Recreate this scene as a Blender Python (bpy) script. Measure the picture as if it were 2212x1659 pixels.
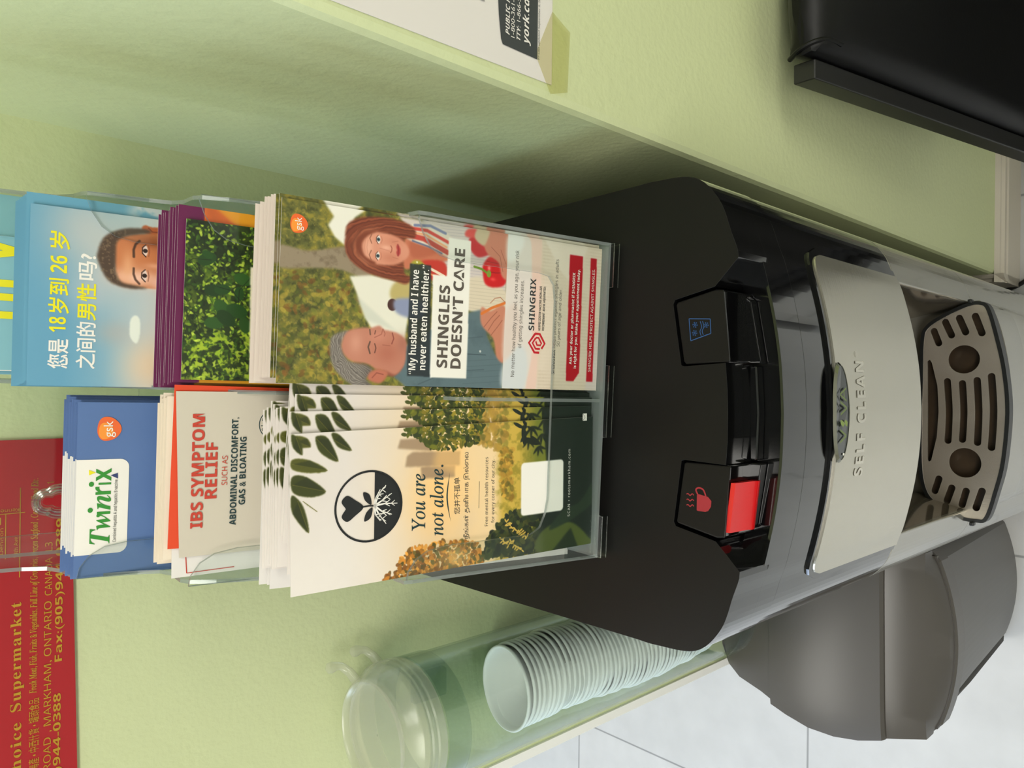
import bpy, bmesh, math, random
import numpy as np
from mathutils import Matrix, Vector
from mathutils.geometry import tessellate_polygon

# ---------------------------------------------------------------- camera, world, lights, exposure
for o in list(bpy.data.objects): bpy.data.objects.remove(o)
SC = bpy.context.scene
COL = SC.collection
EYE = 1.45
F = EYE                       # heights below are given relative to the eye and lifted by F
R_ = np.array([[9.9992686e-01, -8.7051969e-05, -1.2093789e-02],
               [-8.7614014e-03, 6.8411036e-01, -7.2932589e-01],
               [8.3369759e-03, 7.2937851e-01, 6.8405956e-01]])
cd = bpy.data.cameras.new('camera'); cam = bpy.data.objects.new('camera', cd); COL.objects.link(cam)
cd.sensor_width = 36.0; cd.lens = 1600 * 36 / 2212; cd.clip_start = .01
cam.matrix_world = Matrix(((-R_[0][1], R_[0][0], R_[0][2], 0), (-R_[1][1], R_[1][0], R_[1][2], 0),
                           (-R_[2][1], R_[2][0], R_[2][2], EYE), (0, 0, 0, 1)))
SC.camera = cam
vs = SC.view_settings
vs.view_transform = 'Standard'; vs.look = 'None'; vs.gamma = 1; vs.exposure = 0.0
try: vs.use_curve_mapping = False
except Exception: pass
SC.cycles.transparent_max_bounces = 40
SC.cycles.max_bounces = 10
SC.world = bpy.data.worlds.new('room_air'); SC.world.use_nodes = True
SC.world.node_tree.nodes['Background'].inputs[0].default_value = (.95, 1, .98, 1)
SC.world.node_tree.nodes['Background'].inputs[1].default_value = .48

def area(name, loc, size, power, color, rot=(0, 0, 0)):
    l = bpy.data.lights.new(name, 'AREA'); l.shape = 'RECTANGLE'; l.size, l.size_y = size
    l.energy = power; l.color = color
    o = bpy.data.objects.new(name, l); COL.objects.link(o); o.location = loc; o.rotation_euler = rot
    return o
CEIL = 2.55
LAMPS = [(-.85, -.75, 22), (.95, -1.05, 11), (-.95, 1.55, 14)]
for (lx, ly, pw) in LAMPS:
    area('ceiling_lamp_light', (lx, ly, CEIL - .045), (1.1, .5), pw, (1, .975, .925))
area('window_light', (-2.5, .9, 1.3), (1.6, 1.3), 26, (.72, .84, 1), (0, math.radians(-90), 0))

# ---------------------------------------------------------------- helpers
def tag(o, label=None, cat=None, group=None, kind=None):
    if label: o['label'] = label
    if cat: o['category'] = cat
    if group: o['group'] = group
    if kind: o['kind'] = kind
    return o
def lin(c):
    c = np.asarray(c, float) / 255.0
    return np.where(c <= .04045, c / 12.92, ((c + .055) / 1.055) ** 2.4)
def pr(name, col, rough=.5, metal=0, coat=0, bump=None, spec=None, emis=None, var=None, alpha=None):
    m = bpy.data.materials.new(name); m.use_nodes = True; nt = m.node_tree; b = nt.nodes['Principled BSDF']
    c = tuple(lin(col)) + (1,)
    b.inputs['Base Color'].default_value = c
    b.inputs['Roughness'].default_value = rough; b.inputs['Metallic'].default_value = metal
    b.inputs['Coat Weight'].default_value = coat; b.inputs['Coat Roughness'].default_value = .05
    if spec is not None: b.inputs['Specular IOR Level'].default_value = spec
    if emis: b.inputs['Emission Color'].default_value = c; b.inputs['Emission Strength'].default_value = emis
    tc = nt.nodes.new('ShaderNodeTexCoord')
    if bump:
        n = nt.nodes.new('ShaderNodeTexNoise'); n.inputs['Scale'].default_value = bump[0]; n.inputs['Detail'].default_value = 4
        bp = nt.nodes.new('ShaderNodeBump'); bp.inputs['Strength'].default_value = bump[1]; bp.inputs['Distance'].default_value = bump[2]
        mp = nt.nodes.new('ShaderNodeMapping')
        if len(bump) > 3: mp.inputs['Scale'].default_value = bump[3]
        nt.links.new(tc.outputs['Object'], mp.inputs[0]); nt.links.new(mp.outputs[0], n.inputs['Vector'])
        nt.links.new(n.outputs['Fac'], bp.inputs['Height']); nt.links.new(bp.outputs[0], b.inputs['Normal'])
    if var:
        n = nt.nodes.new('ShaderNodeTexNoise'); n.inputs['Scale'].default_value = var[0]; n.inputs['Detail'].default_value = 5
        mx = nt.nodes.new('ShaderNodeMix'); mx.data_type = 'RGBA'
        mx.inputs[6].default_value = c; mx.inputs[7].default_value = tuple(lin(var[1])) + (1,)
        nt.links.new(tc.outputs['Object'], n.inputs['Vector']); nt.links.new(n.outputs['Fac'], mx.inputs[0])
        nt.links.new(mx.outputs[2], b.inputs['Base Color'])
    return m
def clear(name, tint, gl=.6, base=.04, rough=.04, power=3):
    m = bpy.data.materials.new(name); m.use_nodes = True; nt = m.node_tree
    nt.nodes.remove(nt.nodes['Principled BSDF']); out = nt.nodes['Material Output']
    t = nt.nodes.new('ShaderNodeBsdfTransparent'); t.inputs[0].default_value = (*tint, 1)
    g = nt.nodes.new('ShaderNodeBsdfGlossy'); g.inputs['Roughness'].default_value = rough
    lw = nt.nodes.new('ShaderNodeLayerWeight'); lw.inputs[0].default_value = .5
    p = nt.nodes.new('ShaderNodeMath'); p.operation = 'POWER'; p.inputs[1].default_value = power
    ma = nt.nodes.new('ShaderNodeMath'); ma.operation = 'MULTIPLY_ADD'; ma.inputs[1].default_value = gl; ma.inputs[2].default_value = base
    mx = nt.nodes.new('ShaderNodeMixShader')
    nt.links.new(lw.outputs['Facing'], p.inputs[0]); nt.links.new(p.outputs[0], ma.inputs[0]); nt.links.new(ma.outputs[0], mx.inputs[0])
    nt.links.new(t.outputs[0], mx.inputs[1]); nt.links.new(g.outputs[0], mx.inputs[2]); nt.links.new(mx.outputs[0], out.inputs[0])
    return m
def obj(name, me, mat=None, parent=None, smooth=False, bevel=None, seg=2):
    if mat is not None:
        for m in (mat if isinstance(mat, (list, tuple)) else [mat]): me.materials.append(m)
    if smooth: me.shade_smooth(); me.set_sharp_from_angle(angle=math.radians(35))
    o = bpy.data.objects.new(name, me); COL.objects.link(o)
    if parent is not None: o.parent = parent
    if bevel:
        b = o.modifiers.new('bevel', 'BEVEL'); b.width = bevel; b.segments = seg; b.limit_method = 'ANGLE'; b.angle_limit = math.radians(40)
        b.harden_normals = False
    return o
def me_(verts, faces, name='mesh', mi=None):
    me = bpy.data.meshes.new(name); me.from_pydata([tuple(v) for v in verts], [], faces)
    if mi: me.polygons.foreach_set('material_index', mi)
    me.validate(); me.update()
    return me
class MB:
    def __init__(s): s.v = []; s.f = []; s.mi = []
    def add(s, vs, fs, m=0):
        k = len(s.v); s.v += [tuple(v) for v in vs]; s.f += [[i + k for i in f] for f in fs]; s.mi += [m] * len(fs); return s
    def box(s, x0, x1, y0, y1, z0, z1, m=0):
        return s.add([(x0, y0, z0), (x1, y0, z0), (x1, y1, z0), (x0, y1, z0), (x0, y0, z1), (x1, y0, z1), (x1, y1, z1), (x0, y1, z1)],
                     [(0, 3, 2, 1), (4, 5, 6, 7), (0, 1, 5, 4), (1, 2, 6, 5), (2, 3, 7, 6), (3, 0, 4, 7)], m)
    def prism(s, loops, a0, a1, ax=2, m=0, mside=None):
        """loops[0] outer, the rest holes; flat points (p,q); extruded along axis ax from a0 to a1"""
        if not isinstance(loops[0][0], (list, tuple)): loops = [loops]
        def pt(p, a): return (p[0], p[1], a) if ax == 2 else ((p[0], a, p[1]) if ax == 1 else (a, p[0], p[1]))
        flat = [p for L in loops for p in L]
        tri = tessellate_polygon([[Vector((p[0], p[1], 0)) for p in L] for L in loops])
        n = len(flat)
        fs = [tuple(t) for t in tri] + [tuple(i + n for i in reversed(t)) for t in tri]
        s.add([pt(p, a0) for p in flat] + [pt(p, a1) for p in flat], fs, m)
        base = len(s.v) - 2 * n; k = 0
        for L in loops:
            for i in range(len(L)):
                j = (i + 1) % len(L)
                s.f.append([base + k + i, base + k + j, base + k + j + n, base + k + i + n]); s.mi.append(m if mside is None else mside)
            k += len(L)
        return s
    def tube(s, pts, r, n=10, m=0, cap=True):
        pts = [Vector(p) for p in pts]; rr = r if isinstance(r, (list, tuple)) else [r] * len(pts)
        vs = []; up = None
        for i, p in enumerate(pts):
            t = (pts[min(i + 1, len(pts) - 1)] - pts[max(i - 1, 0)]).normalized()
            if up is None: up = Vector((0, 0, 1)) if abs(t.z) < .9 else Vector((1, 0, 0))
            a = t.cross(up).normalized(); up = a.cross(t).normalized()
            for k in range(n):
                th = 2 * math.pi * k / n; vs.append(p + (a * math.cos(th) + up * math.sin(th)) * rr[i])
        fs = []
        for i in range(len(pts) - 1):
            for k in range(n):
                fs.append((i * n + k, i * n + (k + 1) % n, (i + 1) * n + (k + 1) % n, (i + 1) * n + k))
        if cap: fs += [tuple(reversed(range(n))), tuple(range((len(pts) - 1) * n, len(pts) * n))]
        return s.add(vs, fs, m)
    def lathe(s, prof, n=64, c=(0, 0), m=0, close=False):
        vs = []; fs = []
        for (r, z) in prof:
            for k in range(n):
                th = 2 * math.pi * k / n; vs.append((c[0] + r * math.cos(th), c[1] + r * math.sin(th), z))
        P = len(prof)
        for i in range(P if close else P - 1):
            for k in range(n):
                j = (i + 1) % P
                fs.append((i * n + k, i * n + (k + 1) % n, j * n + (k + 1) % n, j * n + k))
        return s.add(vs, fs, m)
    def make(s, name='mesh'):
        me = me_(s.v, s.f, name, s.mi)
        bm = bmesh.new(); bm.from_mesh(me); bmesh.ops.remove_doubles(bm, verts=bm.verts, dist=1e-6); bmesh.ops.recalc_face_normals(bm, faces=bm.faces)
        bm.to_mesh(me); bm.free(); return me
def empty(name, loc=(0, 0, 0), mat=None):
    o = bpy.data.objects.new(name, None); COL.objects.link(o); o.empty_display_size = .05
    if mat is not None: o.matrix_world = mat
    else: o.location = loc
    return o
def copy_tree(o, parent=None):
    c = o.copy(); COL.objects.link(c); c.parent = parent
    for ch in list(o.children): copy_tree(ch, c)
    return c
def spline(pts, n=8, closed=False):
    P = [Vector(p) for p in pts]; out = []; N = len(P)
    for i in range(N if closed else N - 1):
        p1, p2 = P[i], P[(i + 1) % N]
        p0 = P[i - 1] if (closed or i > 0) else p1; p3 = P[(i + 2) % N] if (closed or i + 2 < N) else p2
        for k in range(n):
            t = k / n
            out.append(tuple(.5 * ((2 * p1) + (p2 - p0) * t + (2 * p0 - 5 * p1 + 4 * p2 - p3) * t * t + (3 * p1 - 3 * p2 + p3 - p0) * t ** 3)))
    if not closed: out.append(tuple(P[-1]))
    return out
def rrect(x0, x1, y0, y1, r, n=6):
    o = []
    for cx, cy, a in ((x1 - r, y0 + r, -90), (x1 - r, y1 - r, 0), (x0 + r, y1 - r, 90), (x0 + r, y0 + r, 180)):
        for k in range(n + 1):
            t = math.radians(a + 90 * k / n); o.append((cx + r * math.cos(t), cy + r * math.sin(t)))
    return o
def capsule(a, b, w, n=9):
    a, b = Vector(a), Vector(b); d = (b - a).normalized(); ang = math.atan2(d.y, d.x); r = w / 2
    a2, b2 = a + d * r, b - d * r; o = []
    for c, st in ((b2, ang - math.pi / 2), (a2, ang + math.pi / 2)):
        for k in range(n + 1):
            t = st + math.pi * k / n; o.append((c.x + r * math.cos(t), c.y + r * math.sin(t)))
    return o

# ---- lettering: outline fonts turned into flat meshes, several lines in one part
def mathfont(s, up, lo, dig=None, sp={}):
    o = ''
    for ch in s:
        if ch in sp: o += sp[ch]
        elif 'A' <= ch <= 'Z': o += chr(up + ord(ch) - 65)
        elif 'a' <= ch <= 'z': o += chr(lo + ord(ch) - 97)
        elif dig and '0' <= ch <= '9': o += chr(dig + ord(ch) - 48)
        else: o += ch
    return o
def B(s): return mathfont(s, 0x1D5D4, 0x1D5EE, 0x1D7EC)          # bold grotesque
def S(s): return mathfont(s, 0x1D5A0, 0x1D5BA, 0x1D7E2)          # regular grotesque
def BI(s): return mathfont(s, 0x1D63C, 0x1D656)                  # bold slanted grotesque
def SB(s): return mathfont(s, 0x1D400, 0x1D41A, 0x1D7CE)         # bold roman
def SI(s): return mathfont(s, 0x1D434, 0x1D44E, None, {'h': chr(0x210E)})   # slanted roman
def SBI(s): return mathfont(s, 0x1D468, 0x1D482)                 # bold slanted roman
_dg = None
def text_mesh(s, offset=0, spacing=1.0, res=3):
    c = bpy.data.curves.new('lettering', 'FONT'); c.body = s; c.size = 1; c.offset = offset; c.space_character = spacing
    c.resolution_u = res; c.fill_mode = 'BOTH'
    o = bpy.data.objects.new('lettering_tmp', c); me = o.to_mesh()
    vs = [tuple(v.co) for v in me.vertices]; fs = [tuple(p.vertices) for p in me.polygons]
    o.to_mesh_clear(); bpy.data.objects.remove(o); bpy.data.curves.remove(c)
    return vs, fs
def letters(name, lines, mat, parent, y=-.0004, mm=True, warp=None):
    """lines: (text, x_left, z_base, width, cap_height[, opts]); sizes in mm in the parent's x/z plane"""
    mb = MB(); k = .001 if mm else 1
    for L in lines:
        s, x, z, w, h = L[:5]; op = L[5] if len(L) > 5 else {}
        vs, fs = text_mesh(s, op.get('off', 0), op.get('sp', 1.0))
        if not vs: continue
        xs = [v[0] for v in vs]; x0, x1 = min(xs), max(xs)
        sx = w / (x1 - x0) if w else h / .7; sy = h / op.get('cap', .7)
        r = math.radians(op.get('rot', 0)); cr, sr = math.cos(r), math.sin(r)
        o = []
        for v in vs:
            a, b = (v[0] - x0) * sx + v[1] * sy * op.get('shear', 0), v[1] * sy
            p = (x + a * cr - b * sr, z + a * sr + b * cr)
            o.append((p[0] * k, y, p[1] * k) if warp is None else warp(p[0] * k, p[1] * k))
        mb.add(o, fs)
    me = me_(mb.v, mb.f)
    return obj(name, me, mat, parent)
def flat(name, polys, mat, parent, y=-.0003, mm=True):
    mb = MB(); k = .001 if mm else 1
    for P in polys:
        loops = P if isinstance(P[0][0], (list, tuple)) else [P]
        tri = tessellate_polygon([[Vector((p[0], p[1], 0)) for p in L] for L in loops])
        mb.add([(p[0] * k, y, p[1] * k) for L in loops for p in L], [tuple(t) for t in tri])
    return obj(name, me_(mb.v, mb.f), mat, parent)
def stroke(pts, w):
    """flat ribbon polygon along pts"""
    L, Rr = [], []
    for i, p in enumerate(pts):
        a = Vector(pts[max(i - 1, 0)][:2]); b = Vector(pts[min(i + 1, len(pts) - 1)][:2]); d = (b - a).normalized(); n = Vector((-d.y, d.x))
        ww = (w[i] if isinstance(w, (list, tuple)) else w) / 2; q = Vector(p[:2])
        L.append(tuple(q + n * ww)); Rr.append(tuple(q - n * ww))
    return L + Rr[::-1]
def ellp(cx, cy, rx, ry, n=32, rot=0):
    r = math.radians(rot)
    return [(cx + rx * math.cos(t) * math.cos(r) - ry * math.sin(t) * math.sin(r), cy + rx * math.cos(t) * math.sin(r) + ry * math.sin(t) * math.cos(r))
            for t in [2 * math.pi * k / n for k in range(n)]]

# ---- printed pictures: a fine colour grid painted in numpy (ink on paper, no lighting in it)
RNG = np.random.default_rng(7)
def vnoise(nx, ny, cells, seed, octaves=4):
    rg = np.random.default_rng(seed); out = np.zeros((ny, nx)); amp = 1; tot = 0
    for o in range(octaves):
        cx = max(2, int(cells * 2 ** o)); cy = max(2, int(cx * ny / nx) + 1)
        g = rg.random((cy + 1, cx + 1)); X = np.linspace(0, cx - 1e-6, nx); Y = np.linspace(0, cy - 1e-6, ny)
        xi, yi = X.astype(int), Y.astype(int); fx, fy = X - xi, Y - yi; fx = fx * fx * (3 - 2 * fx); fy = fy * fy * (3 - 2 * fy)
        a = g[yi][:, xi]; b = g[yi][:, xi + 1]; c = g[yi + 1][:, xi]; d = g[yi + 1][:, xi + 1]
        out += amp * ((a * (1 - fx) + b * fx) * (1 - fy[:, None]) + (c * (1 - fx) + d * fx) * fy[:, None]); tot += amp; amp *= .55
    return out / tot
class Art:
    def __init__(s, x0, z0, w, h, px=.3, col=(255, 255, 255)):
        s.x0, s.z0, s.w, s.h = x0, z0, w, h; s.nx = int(w / px) + 1; s.ny = int(h / px) + 1
        s.X, s.Z = np.meshgrid(np.linspace(x0, x0 + w, s.nx), np.linspace(z0, z0 + h, s.ny)); s.px = px
        s.a = np.ones((s.ny, s.nx, 3)) * np.array(col, float)
    def mix(s, m, col):
        col = np.asarray(col, float); s.a = s.a * (1 - m[..., None]) + col * m[..., None]
    def blur(s, m, soft):
        k = int(round(soft / s.px))
        for _ in range(2):
            if k < 1: break
            p = np.pad(m, k, mode='edge'); c = np.cumsum(np.cumsum(p, 0), 1); c = np.pad(c, ((1, 0), (1, 0)))
            n = 2 * k + 1; m = (c[n:, n:] - c[:-n, n:] - c[n:, :-n] + c[:-n, :-n]) / n ** 2
        return m
    def mask(s, pts, smooth=True, soft=.3):
        if smooth: pts = [p[:2] for p in spline([(p[0], p[1], 0) for p in pts], 5, True)]
        P = np.array(pts); lo, hi = P.min(0), P.max(0)
        i0, i1 = max(int((lo[0] - s.x0) / s.px) - 1, 0), min(int((hi[0] - s.x0) / s.px) + 2, s.nx); j0, j1 = max(int((lo[1] - s.z0) / s.px) - 1, 0), min(int((hi[1] - s.z0) / s.px) + 2, s.ny)
        full = np.zeros(s.X.shape)
        if i1 <= i0 or j1 <= j0: return full
        x, z = s.X[j0:j1, i0:i1], s.Z[j0:j1, i0:i1]; m = np.zeros(x.shape, bool)
        for i in range(len(P)):
            (x1, y1), (x2, y2) = P[i], P[(i + 1) % len(P)]
            if y1 == y2: continue
            c = ((y1 > z) != (y2 > z)) & (x < (x2 - x1) * (z - y1) / (y2 - y1) + x1); m ^= c
        full[j0:j1, i0:i1] = m
        return s.blur(full, soft)
    def poly(s, pts, col, smooth=True, soft=.3, alpha=1, tex=None):
        m = s.mask(pts, smooth, soft) * alpha
        if tex is not None: m = m * tex
        s.mix(m, col); return m
    def ell(s, cx, cz, rx, rz, col, alpha=1, soft=.3, rot=0):
        r = math.radians(rot); dx, dz = s.X - cx, s.Z - cz; a = dx * math.cos(r) + dz * math.sin(r); b = -dx * math.sin(r) + dz * math.cos(r)
        d = np.sqrt((a / rx) ** 2 + (b / rz) ** 2); m = np.clip((1 - d) * min(rx, rz) / max(soft, .01) + .5, 0, 1) * alpha
        s.mix(m, col)
    def glow(s, cx, cz, rx, rz, col, alpha=1):
        m = np.exp(-(((s.X - cx) / rx) ** 2 + ((s.Z - cz) / rz) ** 2)) * alpha; s.mix(m, col)
    def line(s, pts, w, col, alpha=1, soft=.25):
        q = np.array([p[:2] for p in pts]); e = w + soft + 2 * s.px; lo, hi = q.min(0) - e, q.max(0) + e
        i0, i1 = max(int((lo[0] - s.x0) / s.px), 0), min(int((hi[0] - s.x0) / s.px) + 1, s.nx); j0, j1 = max(int((lo[1] - s.z0) / s.px), 0), min(int((hi[1] - s.z0) / s.px) + 1, s.ny)
        if i1 <= i0 or j1 <= j0: return
        XX, ZZ = s.X[j0:j1, i0:i1], s.Z[j0:j1, i0:i1]; d = np.full(XX.shape, 1e9)
        for (ax, az), (bx, bz) in zip(pts[:-1], pts[1:]):
            vx, vz = bx - ax, bz - az; L = vx * vx + vz * vz + 1e-9
            t = np.clip(((XX - ax) * vx + (ZZ - az) * vz) / L, 0, 1); d = np.minimum(d, np.hypot(XX - ax - t * vx, ZZ - az - t * vz))
        mm = (np.clip((w / 2 - d) / soft + .5, 0, 1) * alpha)[..., None]; s.a[j0:j1, i0:i1] = s.a[j0:j1, i0:i1] * (1 - mm) + np.array(col, float) * mm
    def noise(s, cells, seed, octaves=4): return vnoise(s.nx, s.ny, cells, seed, octaves)
    def leaves(s, region, n, size, cols, seed, asp=.5, alpha=1, soft=.25):
        rg = np.random.default_rng(seed); P = np.array(region); lo, hi = P.min(0), P.max(0); k = 0
        from itertools import count
        def inside(x, z):
            c = False
            for i in range(len(P)):
                (x1, y1), (x2, y2) = P[i], P[i - 1]
                if (y1 > z) != (y2 > z) and x < (x2 - x1) * (z - y1) / (y2 - y1) + x1: c = not c
            return c
        for _ in range(n * 4):
            if k >= n: break
            x, z = rg.uniform(lo, hi)
            if not inside(x, z): continue
            k += 1; sz = size * rg.uniform(.6, 1.4)
            ix = int((x - s.x0) / s.px); iz = int((z - s.z0) / s.px); q = int(sz / s.px) + 3
            a0, a1, b0, b1 = max(ix - q, 0), min(ix + q, s.nx), max(iz - q, 0), min(iz + q, s.ny)
            if a1 <= a0 or b1 <= b0: continue
            X, Z = s.X[b0:b1, a0:a1], s.Z[b0:b1, a0:a1]; r = rg.uniform(0, math.pi); dx, dz = X - x, Z - z
            u = dx * math.cos(r) + dz * math.sin(r); v = -dx * math.sin(r) + dz * math.cos(r)
            d = (u / sz) ** 2 + (v / (sz * asp)) ** 2; m = np.clip((1 - np.sqrt(d)) * sz * asp / soft + .5, 0, 1)[..., None] * alpha
            c = np.array(cols[rg.integers(len(cols))], float) * rg.uniform(.85, 1.15)
            s.a[b0:b1, a0:a1] = s.a[b0:b1, a0:a1] * (1 - m) + c * m
    def mesh(s, ox=0, oz=0, y=-.0002):
        nx, ny = s.nx, s.ny; me = bpy.data.meshes.new('printed_picture')
        co = np.stack([(s.X - ox) * .001, np.full(s.X.shape, y), (s.Z - oz) * .001], -1).reshape(-1, 3)
        idx = np.arange(nx * ny).reshape(ny, nx)
        q = np.stack([idx[:-1, :-1], idx[:-1, 1:], idx[1:, 1:], idx[1:, :-1]], -1).reshape(-1)
        nf = (nx - 1) * (ny - 1)
        me.vertices.add(nx * ny); me.vertices.foreach_set('co', co.reshape(-1).astype(np.float32))
        me.loops.add(nf * 4); me.loops.foreach_set('vertex_index', q.astype(np.int32))
        me.polygons.add(nf); me.polygons.foreach_set('loop_start', np.arange(0, nf * 4, 4, dtype=np.int32))
        me.update(calc_edges=True)
        ca = me.color_attributes.new('ink', 'FLOAT_COLOR', 'POINT')
        c = np.ones((nx * ny, 4), np.float32); c[:, :3] = lin(255 * (np.clip(s.a, 0, 255) / 255) ** 1.14).reshape(-1, 3)
        ca.data.foreach_set('color', c.reshape(-1)); me.update()
        return me
def ink_mat(rough=.42):
    m = pr('printed_ink', (255, 255, 255), rough); nt = m.node_tree
    a = nt.nodes.new('ShaderNodeAttribute'); a.attribute_name = 'ink'; nt.links.new(a.outputs['Color'], nt.nodes['Principled BSDF'].inputs['Base Color'])
    return m
INK = ink_mat()

# ---------------------------------------------------------------- materials
M = {}
M['wall'] = pr('green_wall_paint', (208, 216, 167), .5, bump=(160, .35, .0016))
M['white_wall'] = pr('white_wall_paint', (226, 224, 214), .6, bump=(160, .2, .0012))
M['trim'] = pr('trim_paint', (205, 196, 182), .35, bump=(60, .1, .001))
M['ceiling'] = pr('ceiling_paint', (235, 233, 226), .8)
M['black_matte'] = pr('black_top_plastic', (17, 16, 15), .42, bump=(900, .08, .0004), var=(30, (21, 20, 18)), spec=.22)
M['black_gloss'] = pr('glossy_black_plastic', (9, 9, 10), .09, coat=.6)
M['silver'] = pr('silver_plastic', (150, 147, 136), .2, metal=.55, coat=.3)
M['chrome'] = pr('alcove_chrome', (176, 166, 150), .1, metal=.85)
M['steel'] = pr('brushed_steel', (200, 196, 182), .27, metal=.85, bump=(40, .12, .0006, (.15, 1, 14)))
M['grille'] = pr('drip_grille_steel', (212, 203, 190), .26, metal=.75, bump=(30, .15, .0006, (14, 1, 1)), var=(35, (176, 164, 148)))
M['gasket'] = pr('black_gasket', (10, 12, 12), .4)
M['basin'] = pr('wet_drip_basin', (62, 47, 30), .35, var=(40, (26, 20, 14)))
M['red'] = pr('red_safety_latch', (205, 22, 26), .24, coat=.5)
M['bin'] = pr('charcoal_bin_plastic', (74, 71, 67), .42, bump=(500, .06, .0005))
M['bin_lid'] = pr('charcoal_lid_plastic', (70, 66, 62), .36, bump=(500, .06, .0005))
M['leather'] = pr('black_vinyl', (4, 4, 5), .42, bump=(350, .1, .0006), spec=.25)
M['frame'] = pr('black_chair_frame', (22, 22, 21), .4)
M['paper'] = pr('white_paper', (228, 223, 217), .6)
M['cream'] = pr('cream_paper', (236, 222, 200), .6)
M['cup'] = pr('cup_paper', (246, 245, 242), .55)
M['acrylic'] = clear('clear_acrylic', (.955, .975, .965), gl=.35, base=.025, rough=.08, power=3)
M['acrylic_edge'] = clear('acrylic_edge', (.46, .53, .50), gl=.45, base=.12, rough=.2, power=2)
_m = M['acrylic_edge']; _nt = _m.node_tree; _o = _nt.nodes['Material Output']; _l = _o.inputs[0].links[0].from_socket
_d = _nt.nodes.new('ShaderNodeBsdfDiffuse'); _d.inputs[0].default_value = (.62, .68, .66, 1); _x = _nt.nodes.new('ShaderNodeMixShader'); _x.inputs[0].default_value = .22
_nt.links.new(_l, _x.inputs[1]); _nt.links.new(_d.outputs[0], _x.inputs[2]); _nt.links.new(_x.outputs[0], _o.inputs[0])
M['cap'] = clear('milky_cap_plastic', (.975, .975, .95), gl=.35, base=.05, rough=.22, power=2)
_m = M['cap']; _nt = _m.node_tree; _o = _nt.nodes['Material Output']; _l = _o.inputs[0].links[0].from_socket
_d = _nt.nodes.new('ShaderNodeBsdfDiffuse'); _d.inputs[0].default_value = (.80, .80, .70, 1); _x = _nt.nodes.new('ShaderNodeMixShader'); _x.inputs[0].default_value = .16
_nt.links.new(_l, _x.inputs[1]); _nt.links.new(_d.outputs[0], _x.inputs[2]); _nt.links.new(_x.outputs[0], _o.inputs[0])
M['tube'] = clear('clear_green_plastic', (.88, .92, .905), gl=.4, base=.03, rough=.08, power=2.5)
M['tape'] = clear('adhesive_tape', (.95, .94, .84), gl=.2, base=.03, rough=.3)
M['ring'] = clear('moulded_acrylic', (.90, .94, .92), gl=.7, base=.12, rough=.12, power=1.5)
def ink(name, c, r=.45): return pr(name, c, r)
M['i_black'] = ink('black_ink', (24, 26, 28)); M['i_white'] = ink('white_ink', (240, 236, 228)); M['i_yellow'] = ink('yellow_ink', (236, 226, 20))
M['i_green'] = ink('green_ink', (46, 140, 44)); M['i_navy'] = ink('navy_ink', (44, 58, 110)); M['i_brick'] = ink('brick_ink', (196, 62, 44))
M['i_teal'] = ink('dark_teal_ink', (18, 52, 56)); M['i_grey'] = ink('grey_ink', (110, 104, 98)); M['i_red'] = ink('red_ink', (190, 22, 38))
M['i_brown'] = ink('brown_grey_ink', (88, 80, 72)); M['i_dark'] = ink('charcoal_ink', (52, 55, 56)); M['gold'] = pr('gold_foil', (214, 168, 62), .3, metal=.75)
M['i_orange'] = ink('orange_ink', (236, 104, 44)); M['i_orange2'] = ink('light_orange_ink', (246, 150, 52))

# ---------------------------------------------------------------- the room (turned slightly against the cooler)
WR = math.radians(-.95)
def wf(o): o.rotation_euler = (0, 0, WR); return o
def wpt(x, y, z=0): c, s = math.cos(WR), math.sin(WR); return (x * c - y * s, x * s + y * c, z)
YB, XS, YO, XE = .615, .1825, .3335, -.425     # back wall, side wall, front-facing wall, free end of the back wall
def struct(name, me, mat, **k): return tag(wf(obj(name, me, mat, **k)), kind='structure')
m = MB(); m.box(XE, XS + .12, YB, YB + .13, 0, CEIL); struct('wall_back', m.make(), M['wall'])
m = MB(); m.prism([(XS, YB + .001), (XS, YO + .006), (XS + .0018, YO + .0018), (XS + .006, YO), (XS + .12, YO), (XS + .12, YB + .001)], 0, CEIL); struct('wall_side', m.make(), M['wall'])
m = MB(); m.box(XS + .12, 2.4, YO, YO + .12, 0, CEIL); struct('wall_front', m.make(), M['wall'])
m = MB(); m.box(XE - .011, XE, YB - .003, YB + .133, 0, CEIL); struct('trim_1', m.make(), pr('white_casing_paint', (244, 242, 234), .4))
m = MB(); m.box(-2.7, 2.4, 2.6, 2.7, 0, CEIL); struct('wall_far', m.make(), M['white_wall'])
m = MB(); m.box(2.4, 2.5, -2.6, 2.7, 0, CEIL); struct('wall_right', m.make(), M['wall'])
m = MB(); m.box(-2.7, 2.5, -2.7, -2.6, 0, CEIL); struct('wall_rear', m.make(), M['white_wall'])
m = MB(); m.box(-2.8, -2.7, -2.7, 2.7, 0, .55); m.box(-2.8, -2.7, -2.7, 2.7, 2.05, CEIL); m.box(-2.8, -2.7, -2.7, 0, .55, 2.05); m.box(-2.8, -2.7, 1.8, 2.7, .55, 2.05)
struct('wall_left', m.make(), M['white_wall'])
wn = struct('window_1', MB().box(-2.76, -2.75, 0, 1.8, .55, 2.05).make(), pr('daylit_pane', (190, 215, 255), .2, emis=2.0))
m = MB(); m.box(-2.8, 2.5, -2.7, 2.7, CEIL, CEIL + .08); struct('ceiling', m.make(), M['ceiling'])
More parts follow.
